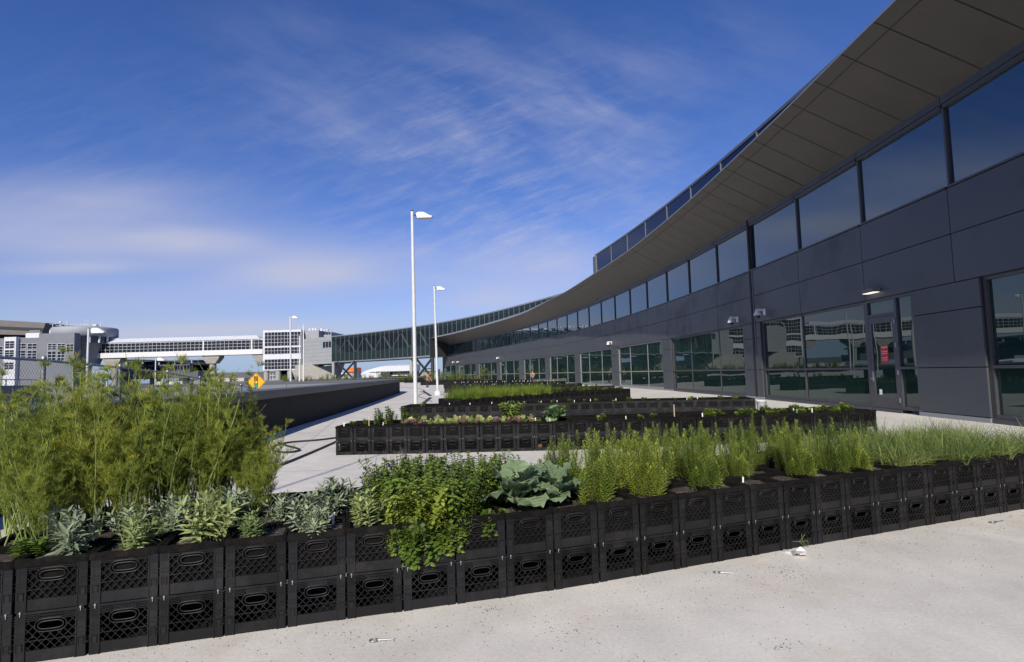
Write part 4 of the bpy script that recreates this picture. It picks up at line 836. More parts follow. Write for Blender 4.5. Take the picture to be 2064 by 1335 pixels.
# ------------------------------------------------------------------ milk crates
random.seed(21)
CW, CH, S = .3325, .2632, .335
TOPZ = 2 * CH
def crate_mb(low):
    m = MB(); W2 = CW / 2
    for k in range(4):
        M4 = Matrix.Rotation(PI / 2 * k, 4, 'Z')
        def sb(u0, u1, z0, z1, d0, d1, mi=0): m.box(u0, u1, -W2 + d0, -W2 + d1, z0, z1, mi, M4)
        sb(-W2 + .004, -.112, 0, CH - .008, .005, .02); sb(.112, W2 - .004, 0, CH - .008, .005, .02)
        sb(-.112, .112, .003, .062, .007, .015)
        for u in (-.116, .116): sb(u - .003, u + .003, 0, .24, .001, .01)
        for z in (.105, .132, .152, .2, .213, .226, .239):
            sb(-W2 + .003, -.118, z - .0018, z + .0018, .0, .006); sb(.118, W2 - .003, z - .0018, z + .0018, .0, .006)
        sb(-W2, W2, CH - .012, CH, 0, .013)
        sb(-.112, .112, .214, CH - .012, .009, .014)
        for z in (.217, .226, .235, .244): sb(-.112, -.056, z - .0018, z + .0018, .001, .01); sb(.056, .112, z - .0018, z + .0018, .001, .01)
        for i in range(9):
            u = -.056 + i * .014; m.bar(M4 @ V((u, -W2 + .006, .214)), M4 @ V((u + .018 if i < 8 else u, -W2 + .006, .25)), .0028, .006); m.bar(M4 @ V((u + .018 if i < 8 else u, -W2 + .006, .214)), M4 @ V((u, -W2 + .006, .25)), .0028, .006)
        for a, b_, r in ((.058, .0205, .004), (.072, .034, .0034)):
            pts = []
            for j in range(25):
                an = 2 * PI * j / 24; ca, sa = math.cos(an), math.sin(an); e = .55
                pts.append(M4 @ V((a * math.copysign(abs(ca) ** e, ca), -W2 + .006, .186 + b_ * math.copysign(abs(sa) ** .8, sa))))
            m.tube(pts, r, 5, 0, True, False)
        for sg in (1, -1):
            for i in range(-4, 7):
                u0 = -.112 + i * .0400; run = []
                def flush():
                    if len(run) > 1: m.bar(run[0], run[-1], 0.0031, .007, 0, up=M4 @ V((0, -1, 0)))
                    run.clear()
                for j in range(41):
                    z = .062 + .150 * j / 40; u = u0 + (z - .062) * .92
                    u = u * sg
                    ok = abs(u) < .112 and ((u / .073) ** 2 + ((z - .186) / .036) ** 2) > 1
                    if ok: run.append(M4 @ V((u, -W2 + (.007 if sg > 0 else .0075), z)))
                    else: flush()
                flush()
        sb(-.112, .112, .1105, .1140, .003, .011)
        for u in (-.14, .14):
            sb(u - .011, u + .011, .064, .098, .0035, .006, 1)
            sb(u - .014, u - .011, .062, .1, .0, .006); sb(u + .011, u + .014, .062, .1, .0, .006); sb(u - .014, u + .014, .098, .101, 0, .006)
        if low:
            for u in (-.137, .137): sb(u - .0035, u + .0035, CH - .004, CH + .004, -.005, .004, 2); sb(u - .0015, u + .0015, CH - .02, CH - .004, -.003, .001, 2)
            sb(.135, W2 + .003, .074, .081, -.003, .003)
    m.box(-W2 + .01, W2 - .01, -W2 + .01, W2 - .01, .004, .012, 1)
    return m
def liner_mb(seed):
    random.seed(seed); m = MB(); W2 = CW / 2 - .018; n = 10; zt = CH + .006
    ring = []
    for k in range(4):
        for i in range(n):
            u = -W2 + 2 * W2 * i / n; x, y = [(u, -W2), (W2, u), (-u, W2), (-W2, -u)][k]; ring.append(V((x, y, 0)))
    K = len(ring); o = [ru(-.004, .006) for _ in ring]; dp = [ru(.0, .012) for _ in ring]; dp[:] = [(dp[i] + dp[i - 1] + dp[(i + 1) % K]) / 3 for i in range(K)]
    def lev(sc_, z, w=0, droop=0): return [V((p.x * sc_, p.y * sc_, z - dp[i] * droop + o[i] * w)) for i, p in enumerate(ring)]
    L_ = [lev(1, .014), lev(1, CH - .03), lev(1.03, zt, 1), lev(1.085, zt + .005, 1), lev(1.135, zt - .004, 1), lev(1.138, CH - .018, 0, 1.3)]
    vs = [p for l in L_ for p in l]; m.add(vs, [(j * K + i, j * K + (i + 1) % K, (j + 1) * K + (i + 1) % K, (j + 1) * K + i) for j in range(len(L_) - 1) for i in range(K)], 0, True)
    m.add(lev(1, .014), [tuple(range(K))])
    m2 = [lev(.985, .2), lev(.97, zt, 1)]; vs = m2[0] + m2[1]; m.add(vs, [(i, (i + 1) % K, K + (i + 1) % K, K + i) for i in range(K)], 0, True)
    m.add(m2[1] + L_[2], [(i, (i + 1) % K, K + (i + 1) % K, K + i) for i in range(K)], 0, True)
    return m
def soil_mb(seed):
    m = MB(); n = 9; W2 = CW / 2 - .02; vs = []
    for j in range(n):
        for i in range(n):
            x = -W2 + 2 * W2 * i / (n - 1); y = -W2 + 2 * W2 * j / (n - 1); r = math.hypot(x, y)
            vs.append((x, y, CH - .028 + .018 * noise.noise(V((x * 12, y * 12, seed * 7.1))) + .012 * (1 - r / .2)))
    m.add(vs, [(j * n + i, j * n + i + 1, (j + 1) * n + i + 1, (j + 1) * n + i) for j in range(n - 1) for i in range(n - 1)], 0, True); return m
def scratch(m, name, mats):
    o = m.build(name, mats); COL.objects.unlink(o); me = o.data; bpy.data.objects.remove(o); return me
CRM = [MT['plastic'], MT['slot'], MT['screw']]
me_low = scratch(crate_mb(True), 'milk_crate', CRM); me_up = scratch(crate_mb(False), 'milk_crate', CRM)
me_lin = [scratch(liner_mb(s), 'liner', [MT['fabric']]) for s in (1, 2, 3)]
me_soil = [scratch(soil_mb(s), 'soil', [MT['soil']]) for s in (1, 2, 3)]

class Row:
    def __init__(s, pts, deep=4):
        s.p = [V((x, y, 0)) for x, y in pts]; s.n = len(pts) - 1; s.deep = deep
    def frame(s, c):
        i = min(max(int(math.floor(c)), 0), s.n - 1); a, b = s.p[i], s.p[i + 1]; t_ = (b - a).normalized(); return a + (b - a) * (c - i), t_, V((-t_.y, t_.x, 0))
    def pos(s, c, l, z=TOPZ - .03):
        p, t_, n_ = s.frame(c); q = p + n_ * (l * S); q.z = z; return q
    def rot(s, c): _, t_, _n = s.frame(c); return math.atan2(t_.y, t_.x)
def resample(pts, n):
    q = smooth([(x, y, 0) for x, y in pts], 12); L_ = [0]
    for a, b in zip(q, q[1:]): L_.append(L_[-1] + (b - a).length)
    out = []
    for k in range(n + 1):
        s = L_[-1] * k / n
        for i in range(len(L_) - 1):
            if L_[i] <= s + 1e-9 and s <= L_[i + 1] + 1e-6: v = q[i].lerp(q[i + 1], (s - L_[i]) / max(1e-9, L_[i + 1] - L_[i])); break
        out.append((v.x, v.y))
    return out
G1 = [(-2.337, 3.185), (-1.708, 3.366), (-1.079, 3.548), (-.452, 3.726), (.175, 3.908), (.806, 4.138), (1.442, 4.378), (2.076, 4.622), (2.735, 4.870), (3.35, 5.095), (3.975, 5.325), (4.659, 5.573)]
g0 = resample(G1, 22)
d0 = V(g0[0]) - V(g0[1]); d1 = V(g0[-1]) - V(g0[-2])
R1 = Row([tuple(V(g0[0]) + d0 * 2), tuple(V(g0[0]) + d0)] + g0 + [tuple(V(g0[-1]) + d1 * k) for k in (1, 2, 3)])   # column 2 starts at the photo's x = 173
R2 = Row(resample([(-3.38, 10.85), (-1.7, 10.78), (.03, 10.74), (2.36, 10.72), (4.3, 10.95), (7.14, 11.34)], 31))
R3 = Row(resample([(-3.41, 17.3), (-1, 17.2), (1.27, 17.12), (3.0, 17.1), (5.0, 16.85), (6.94, 16.5)], 31))
R4 = Row(resample([(-2.04, 21.5), (.2, 23.6), (2.9, 26.2), (5.75, 28.25)], 31))
R5 = Row(resample([(-4.07, 35.4), (.8, 34.6), (5.62, 33.0)], 29))
R6 = Row(resample([(-5.5, 45.5), (0, 44.6), (4.76, 42.7)], 31))
R7 = Row(resample([(-7.45, 61.0), (-2, 59.5), (4.2, 54.5)], 38))
R8 = Row(resample([(-13.4, 82.5), (-4, 79), (1.2, 72)], 52))
R9 = Row(resample([(-22, 115), (-14, 111), (-7, 103)], 50))
RN = {id(R1): 'nearest', id(R2): 'second', id(R3): 'third'}
LAY = ['front', 'second', 'third', 'back']
cnt = 0
def put_crate(row, c, l, top, label, group):
    p = row.pos(c + .5, l + .5, CH if top else 0); rz = row.rot(c + .5) + random.choice((0, 0, PI)) + ru(-.012, .012)
    o = link('milk_crate', me_up if top else me_low, None, p + V((ru(-.002, .002), ru(-.002, .002), 0))); o.rotation_euler = (0, 0, rz); tag(o, label, 'crate', group)
    if top:
        k = random.randrange(3); f = random.randrange(4)
        a = link('liner', me_lin[k], o); a.rotation_euler = (0, 0, PI / 2 * f); a = link('soil', me_soil[k], o); a.rotation_euler = (0, 0, PI / 2 * f)
random.seed(31)
for row, c0, c1 in ((R1, 0, 27), (R2, 0, 31)):
    nm = RN[id(row)]
    for c in range(c0, c1):
        put_crate(row, c, 0, False, 'black milk crate in the bottom course of the %s row, %s column from left' % (nm, ordw(c + 1)), 'milk crates of the %s planter row' % nm)
        for l in range(4): put_crate(row, c, l, True, 'soil filled upper milk crate of the %s row, %s column from left, %s line' % (nm, ordw(c + 1), LAY[l]), 'milk crates of the %s planter row' % nm)
for c in range(10): put_crate(R3, c, 0, True, 'soil filled upper milk crate at the front of the third row, %s column from left' % ordw(c + 1), 'milk crates of the third planter row')
# the rest of the crates: too many to count, one mass
m = MB()
def fast_crate(p, rz, top, vis):
    M4 = Matrix.Translation(p) @ Matrix.Rotation(rz, 4, 'Z'); w = CW / 2; h = CH
    B = lambda *a: m.box(*a[:6], a[6], M4)
    B(-w + .014, w - .014, -w + .014, w - .014, .0, h - .02, 3 if top else 1)
    for sy in (-1, 1):
        y0, y1 = (-w, -w + .012) if sy < 0 else (w - .012, w)
        if not vis and sy > 0: continue
        B(-w, -w + .045, y0, y1, 0, h, 0); B(w - .045, w, y0, y1, 0, h, 0); B(-w + .045, w - .045, y0, y1, 0, .062, 0); B(-w + .045, w - .045, y0, y1, .205, h, 0)
        B(-w + .045, w - .045, y0, y1, .108, .116, 0)
        for k in range(6): u = -.112 + .0373 * k; m.bar(M4 @ V((u, y0 + .006, .062)), M4 @ V((u + .0373, y0 + .006, .205)), .006, .006); m.bar(M4 @ V((u + .0373, y0 + .006, .062)), M4 @ V((u, y0 + .006, .205)), .006, .006)
    for sx in (-1, 1):
        x0, x1 = (-w, -w + .012) if sx < 0 else (w - .012, w); B(x0, x1, -w + .012, w - .012, 0, .07, 0); B(x0, x1, -w + .012, w - .012, .19, h, 0)
        B(x0, x1, -w + .012, -w + .05, .07, .19, 0); B(x0, x1, w - .05, w - .012, .07, .19, 0)
    if top:
        B(-w + .02, w - .02, -w + .02, w - .02, h - .03, h - .018, 2); B(-w + .004, -w + .022, -w + .004, w - .004, h - .01, h + .007, 3); B(w - .022, w - .004, -w + .004, w - .004, h - .01, h + .007, 3); B(-w + .022, w - .022, -w + .004, -w + .022, h - .01, h + .007, 3); B(-w + .022, w - .022, w - .022, w - .004, h - .01, h + .007, 3)
for row in (R1, R2):
    for c in range(row.n if row is R2 else 27):
        for l in (1, 2, 3): fast_crate(row.pos(c + .5, l + .5, 0), row.rot(c + .5), False, l == 3)
for row in (R3, R4, R5, R6, R7, R8, R9):
    for c in range(row.n):
        for l in range(4):
            end = c in (0, row.n - 1); rz = row.rot(c + .5) + ru(-.01, .01)
            if not (row is R3 and l == 0 and c < 10): fast_crate(row.pos(c + .5, l + .5, CH), rz, True, l == 3)
            if l in (0, 3) or end: fast_crate(row.pos(c + .5, l + .5, 0), rz, False, l == 3)
tag(m.build('milk_crates', [MT['plastic'], MT['slot'], MT['soil'], MT['fabric']]), 'further rows of black milk crate planters receding along the curved terrace', 'crates', kind='stuff')

# ------------------------------------------------------------------ plants
def path(b, d, L_, n, bend=V((0, 0, -.0)), wob=.1):
    pts = [V(b)]; d = V(d).normalized()
    for i in range(n): d = (d + bend / n + V((ru(-wob, wob), ru(-wob, wob), ru(-wob, wob) * .4))).normalized(); pts.append(pts[-1] + d * (L_ / n))
    return pts
def rdir(tilt): a = ru(0, 2 * PI); return V((math.sin(tilt) * math.cos(a), math.sin(tilt) * math.sin(a), math.cos(tilt)))
def sage(seed, R_=.15, Hh=.22, ns=21):
    random.seed(seed); st = MB(); lf = MB()
    for s in range(ns):
        d = rdir(ru(.05, 1.0)); L_ = Hh * ru(.55, 1.05); pts = path(V((ru(-.04, .04), ru(-.04, .04), 0)), d, L_, 6, V((0, 0, .5)), .1)
        st.tube(pts, [.0035, .003, .003, .0025, .0025, .002, .002], 4, 0, True, False)
        for i in range(1, 7):
            ax = (pts[i] - pts[i - 1]).normalized(); a0 = ru(0, PI)
            for k in range(4 if i == 6 else 3):
                a = a0 + 2 * PI * k / (4 if i == 6 else 3); e1 = ax.cross(V((.3, .5, .2))).normalized(); e2 = ax.cross(e1)
                o = e1 * math.cos(a) + e2 * math.sin(a); up = .45 + .9 * (i / 6) ** 2
                lf.leaf(pts[i], o + ax * up, ax - o * .3, ru(.06, .1) * (1.0 if i < 6 else .75), ru(.012, .02), ru(.3, 1.0), 0, 4, .35, 0)
    return st, lf
def fennel(seed, Hh=1.15, ns=15, low=.2):
    random.seed(seed); st = MB(); fr = MB(); um = MB()
    def frond(b, d, L_, dens=1.0):
        pts = path(b, d, L_, 4, V((0, 0, -.35)), .12); fr.ribbon(pts, .0022, V((.7, .7, 0)), 0)
        for i in range(1, 5):
            for k in range(random.choice((2, 3, 3))):
                d1 = ((pts[i] - pts[i - 1]).normalized() + rdir(ru(.5, 1.6)) * 1.0).normalized(); l1 = L_ * ru(.25, .5) * (1.15 - i / 6)
                p1 = pts[i] + d1 * l1 * .5; p2 = p1 + (d1 + V((0, 0, ru(-.2, .3)))) * l1 * .5; sd = V((ru(-1, 1), ru(-1, 1), ru(-.3, .3))).normalized()
                fr.ribbon([pts[i], p1, p2], [.0032, .0026, .0016], sd, 0)
                for q in (p1, p2, pts[i] + d1 * l1 * .25):
                    for _ in range(4):
                        d2 = (d1 + rdir(ru(.3, 1.7)) * .9).normalized(); fr.ribbon([q, q + d2 * ru(.018, .05)], [.0026, .0012], V((ru(-1, 1), ru(-1, 1), ru(-1, 1))).normalized(), 0)
    for s in range(ns):
        h_ = Hh * (ru(.5, 1.0) if s else 1.14) * (1.06 if s == 1 else 1); d = rdir(ru(.02, .36)); pts = path(V((ru(-.12, .12), ru(-.12, .12), 0)), d, h_, 11, V((0, 0, .12)), .095)
        st.tube(pts, [.0062 * (1 - .55 * i / 11) for i in range(12)], 5, 0, True, False)
        for i in range(1, 12):
            f = i / 11
            if f < low + .2 and rnd() < .6: continue
            if f < .82:
                for _ in range(2 if .4 < f < .7 else 1): frond(pts[i], (rdir(ru(.3, 1.1)) + (pts[i] - pts[i - 1]).normalized() * .5), ru(.12, .26) * (1.15 - .5 * f))
            elif rnd() < .8:
                br_ = path(pts[i], rdir(ru(.4, .9)), ru(.08, .2), 3, V((0, 0, .3)), .1); st.tube(br_, [.0024, .002, .0016, .0014], 4, 0, True, False); frond(br_[1], rdir(1.0), .07)
                if rnd() < .5:
                    for _ in range(10): e = br_[-1] + rdir(ru(.1, 1.0)) * ru(.025, .04); fr.ribbon([br_[-1], e], .0016, V((.7, .7, 0)), 1); fr.leaf(e - V((.006, 0, 0)), V((1, 0, .1)), V((0, 0, 1)), .012, .011, 0, 1, 1); fr.leaf(e - V((0, .006, 0)), V((0, 1, .2)), V((0, 0, 1)), .012, .011, 0, 1, 1)
        if rnd() < .35:
            for _ in range(14): e = pts[-1] + rdir(ru(.05, 1.1)) * ru(.03, .05); fr.ribbon([pts[-1], e], .0018, V((.7, .7, 0)), 1); fr.leaf(e - V((.007, 0, 0)), V((1, 0, .1)), V((0, 0, 1)), .014, .012, 0, 1, 1); fr.leaf(e - V((0, .007, 0)), V((0, 1, .2)), V((0, 0, 1)), .014, .012, 0, 1, 1)
    return st, fr, um
def mint(seed, ns=34, Hh=.30, spread=.9, flower=0, hang=None, lw=1.0):
    random.seed(seed); st = MB(); lf = MB(); fl_ = MB()
    for s in range(ns):
        if hang is None: d = rdir(ru(.05, spread)); pts = path(V((ru(-.12, .12), ru(-.12, .12), 0)), d, Hh * ru(.6, 1.1), 8, V((0, 0, .2)), .12)
        else:
            o = V((ru(-.13, .13), ru(0, .08), .03)); pts = [o]; d = V((ru(-.25, .25), -1, .5)).normalized(); LL = hang * (ru(.35, .75) if rnd() < .6 else ru(.75, 1.25)) * (1.2 - 2.2 * abs(o.x - .02))
            for i in range(9): d = (d + V((ru(-.2, .2), .24 if i > 2 else 0, -.42))).normalized(); pts.append(pts[-1] + d * (LL / 9))
        st.tube(pts, .0022, 4, 0, True, False); n_ = len(pts)
        for i in range(1, n_):
            ax = (pts[i] - pts[i - 1]).normalized(); a0 = i * PI / 2 + ru(-.4, .4)
            for rep in range(2):
                q = pts[i - 1].lerp(pts[i], .5 + .5 * rep); a1 = a0 + rep * PI / 2
                for k in range(2):
                    a = a1 + PI * k; e1 = ax.cross(V((.3, .5, .2))).normalized(); e2 = ax.cross(e1); o_ = e1 * math.cos(a) + e2 * math.sin(a)
                    lf.leaf(q, o_ + ax * .35 + V((0, 0, -.1)), ax + V((0, 0, .6)) - o_ * .2, ru(.03, .052) * lw, ru(.02, .032) * lw, ru(.2, .9), 0, 3, .3, 0)
        for k in range(4): lf.leaf(pts[-1], rdir(.6), V((0, 0, 1)), .022, .014, .2, 0, 2, .3)
        if flower and rnd() < .75:
            fp_ = path(pts[-1], V((ru(-.2, .2), ru(-.2, .2), 1)), ru(.04, .09), 5, V((0, 0, 0)), .08); fl_.tube(fp_, .0015, 4, 0, True, False)
            for p in fp_[1:]:
                for k in range(5): fl_.leaf(p, rdir(1.1), V((0, 0, 1)), .014, .009, .3, 0, 1, .3)
    return st, lf, fl_
def bigleaf(m, vn, b, d, nrm, L_, W, bend, ruf, seg=9, nw=4):
    d = d.normalized(); sd = d.cross(nrm).normalized(); nrm = sd.cross(d); p = V(b); vs = []; mid = [V(b)]; pet = L_ * .22
    q = V(b) + d * pet; p = q
    ph = ru(0, 9)
    for i in range(seg + 1):
        t_ = i / seg; w_ = W * .5 * (math.sin(PI * min(1, t_ ** .9 * .86 + .1)) ** .5)
        for j in range(-nw, nw + 1):
            f = j / nw; e = abs(f) ** 2.2; rr = ruf * W * e * math.sin(ph + t_ * 21 + j * 1.3) + ruf * W * .25 * noise.noise(V((f * 6 + ph, t_ * 9, ph)))
            vs.append(p + sd * (w_ * f * (1 + .12 * e * math.sin(ph * 2 + t_ * 26))) + nrm * (rr + .10 * W * f * f * (1 - t_ * .6)))
        mid.append(p + nrm * -.001); p = p + d * ((L_ - pet) / seg); d = (d - nrm * (bend / seg)).normalized(); nrm = sd.cross(d).normalized()
    K = 2 * nw + 1; m.add(vs, [(i * K + j, i * K + j + 1, (i + 1) * K + j + 1, (i + 1) * K + j) for i in range(seg) for j in range(K - 1)], 0, True)
    vn.tube(mid, [max(.0012, .006 * (1 - i / len(mid))) for i in range(len(mid))], 5, 0, True, False)
    for i in range(2, seg, 1):
        for sgn in (nw - 1, -(nw - 1)):
            a = V(vs[i * K + nw]); e = V(vs[min(seg, i + 1) * K + nw + sgn]); md = V(vs[min(seg, i + 1) * K + nw + sgn // 2]) if False else a.lerp(e, .5); vn.tube([a + nrm * .0008, md + nrm * .0016, e + nrm * .001], [.0018, .0014, .0008], 4, 0, True, False)
def collard(seed, n=12, L0=.29, W0=.25, tmax=1.35):
    random.seed(seed); lf = MB(); vn = MB()
    for i in range(n):
        f = i / (n - 1); a = i * 2.4 + ru(-.3, .3); tl = .25 + (tmax - .25) * (1 - f) ** .8; d = V((math.sin(tl) * math.cos(a), math.sin(tl) * math.sin(a), math.cos(tl)))
        sc_ = (.62 + .38 * (1 - abs(f - .35))); bigleaf(lf, vn, V((0, 0, .02 + .07 * f)), d, V((0, 0, 1)) - V((d.x, d.y, 0)) * .6, L0 * sc_ * ru(.9, 1.1), W0 * sc_, ru(.7, 1.6) * (1.2 - .6 * f), .10)
    return lf, vn
def rosemary(seed, ns=30, Hh=.37, spread=.8):
    random.seed(seed); st = MB(); lf = MB()
    for s in range(ns):
        d = rdir(ru(.02, spread)); hh_ = Hh * ru(.45, 1.1) * (1.1 - .45 * math.acos(max(-1, min(1, d.z))) / spread * .8); nseg = 9; pts = path(V((ru(-.09, .09), ru(-.09, .09), 0)), d, hh_, nseg, V((0, 0, 1.1)), .09)
        st.tube(pts, [.003] * 3 + [.002] * (nseg - 2), 4, 0, True, False); tot = int(hh_ * 400)
        for k in range(tot):
            f = .06 + .94 * (k + rnd()) / tot; i = min(nseg - 1, int(f * nseg)); p = pts[i].lerp(pts[i + 1], f * nseg - i); ax = (pts[i + 1] - pts[i]).normalized(); a = k * 2.4; e1 = ax.cross(V((.3, .5, .2))).normalized(); e2 = ax.cross(e1); o = e1 * math.cos(a) + e2 * math.sin(a)
            dd = (o + ax * (.3 + 1.0 * max(0, f - .85) * 6)).normalized(); L_ = ru(.022, .04) * (1 if f < .9 else .6); sd = dd.cross(ax).normalized(); lf.ribbon([p, p + dd * L_ * .6, p + (dd + ax * .15) * L_], [.003, .0046, .0014], sd, 0)
    return st, lf
def chive(seed, n=300, Hh=.33, r=.13, arch=1.9, w=.0042):
    random.seed(seed); lf = MB()
    for s in range(n):
        d = rdir(ru(.03, .75)); L_ = Hh * ru(.5, 1.15); k = 6; p = V((ru(-r, r), ru(-r, r), 0)); pts = [p]; ar = arch * ru(.2, 1.2); hd = V((d.x, d.y, 0)).normalized() if abs(d.x) + abs(d.y) > .01 else V((1, 0, 0))
        for i in range(k): d = (d + (hd * .35 - V((0, 0, .55))) * ar / k).normalized(); p = p + d * (L_ / k); pts.append(p)
        sd = d.cross(V((0, 0, 1))); sd = sd.normalized() if sd.length > .01 else V((1, 0, 0)); a = ru(-.8, .8); sd = (sd * math.cos(a) + V((0, 0, 1)) * math.sin(a)); lf.ribbon(pts, [w, w, w * .9, w * .8, w * .65, w * .45, w * .15], sd, 0)
    return lf
def lettuce(seed, n=13, L0=.15):
    random.seed(seed); lf = MB()
    for i in range(n):
        f = i / (n - 1); a = i * 2.4; tl = .15 + 1.0 * (1 - f); d = V((math.sin(tl) * math.cos(a), math.sin(tl) * math.sin(a), math.cos(tl)))
        lf.leaf(V((0, 0, .005)), d, V((0, 0, 1)) - V((d.x, d.y, 0)) * .8, L0 * ru(.75, 1.15), L0 * .62, -.1, 0, 6, .3, 2, .35)
    return lf
def herb(seed, ns=14, Hh=.24, lw=.04, spread=.6):
    random.seed(seed); st = MB(); lf = MB()
    for s in range(ns):
        pts = path(V((ru(-.05, .05), ru(-.05, .05), 0)), rdir(ru(.03, spread)), Hh * ru(.5, 1.1), 7, V((0, 0, .3)), .08); st.tube(pts, .0025, 4, 0, True, False)
        for i in range(1, 8):
            ax = (pts[i] - pts[i - 1]).normalized()
            for k in range(4): a = i * 1.3 + PI / 2 * k; e1 = ax.cross(V((.3, .5, .2))).normalized(); e2 = ax.cross(e1); o = e1 * math.cos(a) + e2 * math.sin(a); lf.leaf(pts[i], o + ax * .6, ax - o * .3, lw * ru(.7, 1.3), lw * .45, .5, 0, 3, .3)
    return st, lf
def bush(seed, n=420, Hh=.8, r=.45):
    random.seed(seed); lf = MB(); st = MB()
    for s in range(12):
        pts = path(V((ru(-.1, .1), ru(-.1, .1), 0)), rdir(ru(.05, .5)), Hh * ru(.6, 1.1), 6, V((0, 0, .1)), .12); st.tube(pts, .006, 4, 0, True, False)
        for k in range(n // 12): f = .2 + .8 * rnd(); i = min(5, int(f * 6)); p = pts[i].lerp(pts[i + 1], f * 6 - i) + rdir(ru(0, PI)) * ru(0, .12); lf.leaf(p, rdir(ru(.2, 1.8)), V((0, 0, 1)), ru(.05, .1), ru(.02, .04), .4, 0, 2)
    return st, lf
PROTO = {}
def proto(key, name, parts):            # parts: list of (part name, MB, material); kept as mesh data only
    PROTO[key] = (name, [(pn, scratch(m_, pn, [MT[q] for q in ((mm,) if isinstance(mm, str) else mm)])) for pn, m_, mm in parts if m_.v])
USED = {}
def plant(key, p, label, cat, sc_=1.0, rz=None, group=None, tilt=(0, 0), sz=None):
    USED[label] = USED.get(label, 0) + 1
    name, parts = PROTO[key]; o = bpy.data.objects.new(name, None); COL.objects.link(o); o.empty_display_size = .05; o.location = p; o.rotation_euler = (tilt[0], tilt[1], ru(0, 2 * PI) if rz is None else rz); o.scale = (sc_, sc_, sz or sc_)
    tag(o, label, cat, group)
    for pn, me in parts: c_ = bpy.data.objects.new(pn, me); COL.objects.link(c_); c_.parent = o
    return o
for k in range(3):
    a, b = sage(40 + k); proto('sage%d' % k, 'sage_plant', [('stems', a, 'sage'), ('leaves', b, 'sagey' if k == 2 else 'sage')])
    a, b, c = fennel(60 + k, .93 + .05 * k, 12); proto('fennel%d' % k, 'fennel_plant', [('stalks', a, 'fstem'), ('fronds', b, ('fennel', 'umbel'))])
    a, b = rosemary(80 + k); proto('rosemary%d' % k, 'rosemary_bush', [('stems', a, 'mstem'), ('needles', b, 'rosemary')])
    proto('chive%d' % k, 'chive_clump', [('blades', chive(90 + k), 'chive')])
    proto('grass%d' % k, 'garlic_chive_tuft', [('blades', chive(95 + k, 130, .42, .12, .5, .007), 'grass')])
    a, b, c = mint(100 + k); proto('mint%d' % k, 'mint_plant', [('stems', a, 'mstem'), ('leaves', b, 'mint')])
    a, b = bush(120 + k); proto('bush%d' % k, 'leafy_bush', [('stems', a, 'mstem'), ('leaves', b, 'bush')])
    proto('lettg%d' % k, 'lettuce', [('leaves', lettuce(130 + k), 'lettg')]); proto('lettp%d' % k, 'lettuce', [('leaves', lettuce(140 + k), 'lettp')])
a, b, c = mint(105, 30, .32, .8, 1); proto('basil', 'basil_plant', [('stems', a, 'mstem'), ('leaves', b, 'mint'), ('flowers', c, 'purple')])
a, b, c = mint(106, 16, .3, .5, 0); proto('tallmint', 'mint_plant', [('stems', a, 'mstem'), ('leaves', b, 'mint')])
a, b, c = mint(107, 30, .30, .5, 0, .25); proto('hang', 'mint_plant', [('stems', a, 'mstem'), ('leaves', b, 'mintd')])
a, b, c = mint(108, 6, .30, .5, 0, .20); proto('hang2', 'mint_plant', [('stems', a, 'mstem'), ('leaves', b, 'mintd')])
a, b = collard(110); proto('collard', 'collard_plant', [('leaves', a, 'collard'), ('veins', b, 'collvein')])
a, b = collard(112, 9, .26, .22, 1.2); proto('collard2', 'collard_plant', [('leaves', a, 'collard'), ('veins', b, 'collvein')])
a, b = collard(113, 14, .22, .2, 1.2); proto('cabbage', 'cabbage', [('leaves', a, 'cabb'), ('veins', b, 'collvein')])
a, b = herb(150); proto('herb', 'herb_plant', [('stems', a, 'mstem'), ('leaves', b, 'herb')])
a, b = herb(151, 26, .34, .07, .8); proto('bigherb', 'herb_plant', [('stems', a, 'mstem'), ('leaves', b, 'herb')])
a, b = herb(152, 9, .09, .035, .9); proto('sprout', 'seedling_cluster', [('stems', a, 'mstem'), ('leaves', b, 'herb')])

random.seed(77)
# nearest row: sage (column counted from the photo's left edge)
SG = 'sage plants in the nearest row'
for k, (c, l, key, s, lab) in enumerate((
    (1.55, .45, 0, 1.25, 'large broad leaved silver sage at the far left front crates'), (2.15, 1.3, 0, 1.0, 'silver sage behind the far left front sage, close to the fennel'),
    (2.55, .35, 2, .95, 'thin yellowish sage in the second full front crate from the left'), (2.85, 1.25, 0, 1.15, 'tall silver sage behind the thin yellowish sage'),
    (3.6, .55, 2, 1.35, 'largest bright green sage, bushy, third front crate from the left'), (3.75, 1.6, 0, 1.2, 'silver sage rising behind the largest bright green sage'),
    (4.4, .4, 2, .75, 'smallest yellow green sage at the rim of the front crate'), (4.8, 1.35, 1, .95, 'silver sage behind the smallest yellow green sage'),
    (5.35, .5, 1, 1.1, 'silver sage in the fourth full front crate from the left, beside a white tag'), (5.75, 1.7, 0, 1.25, 'tallest upright silver sage behind the crate with bare soil'),
    (6.4, .45, 2, 1.05, 'light green sage alone in open soil, left of the trailing mint'), (6.7, 2.6, 0, 1.1, 'silver sage at the back edge left of the purple flowers'),
    (5.5, .15, 1, .7, 'small low silver sage leaning over the front rim'), (8.9, 2.1, 1, .8, 'blue green sage poking out between mint plants'))):
    plant('sage%d' % key, R1.pos(c, l), lab, 'sage', s * .86, None, SG)
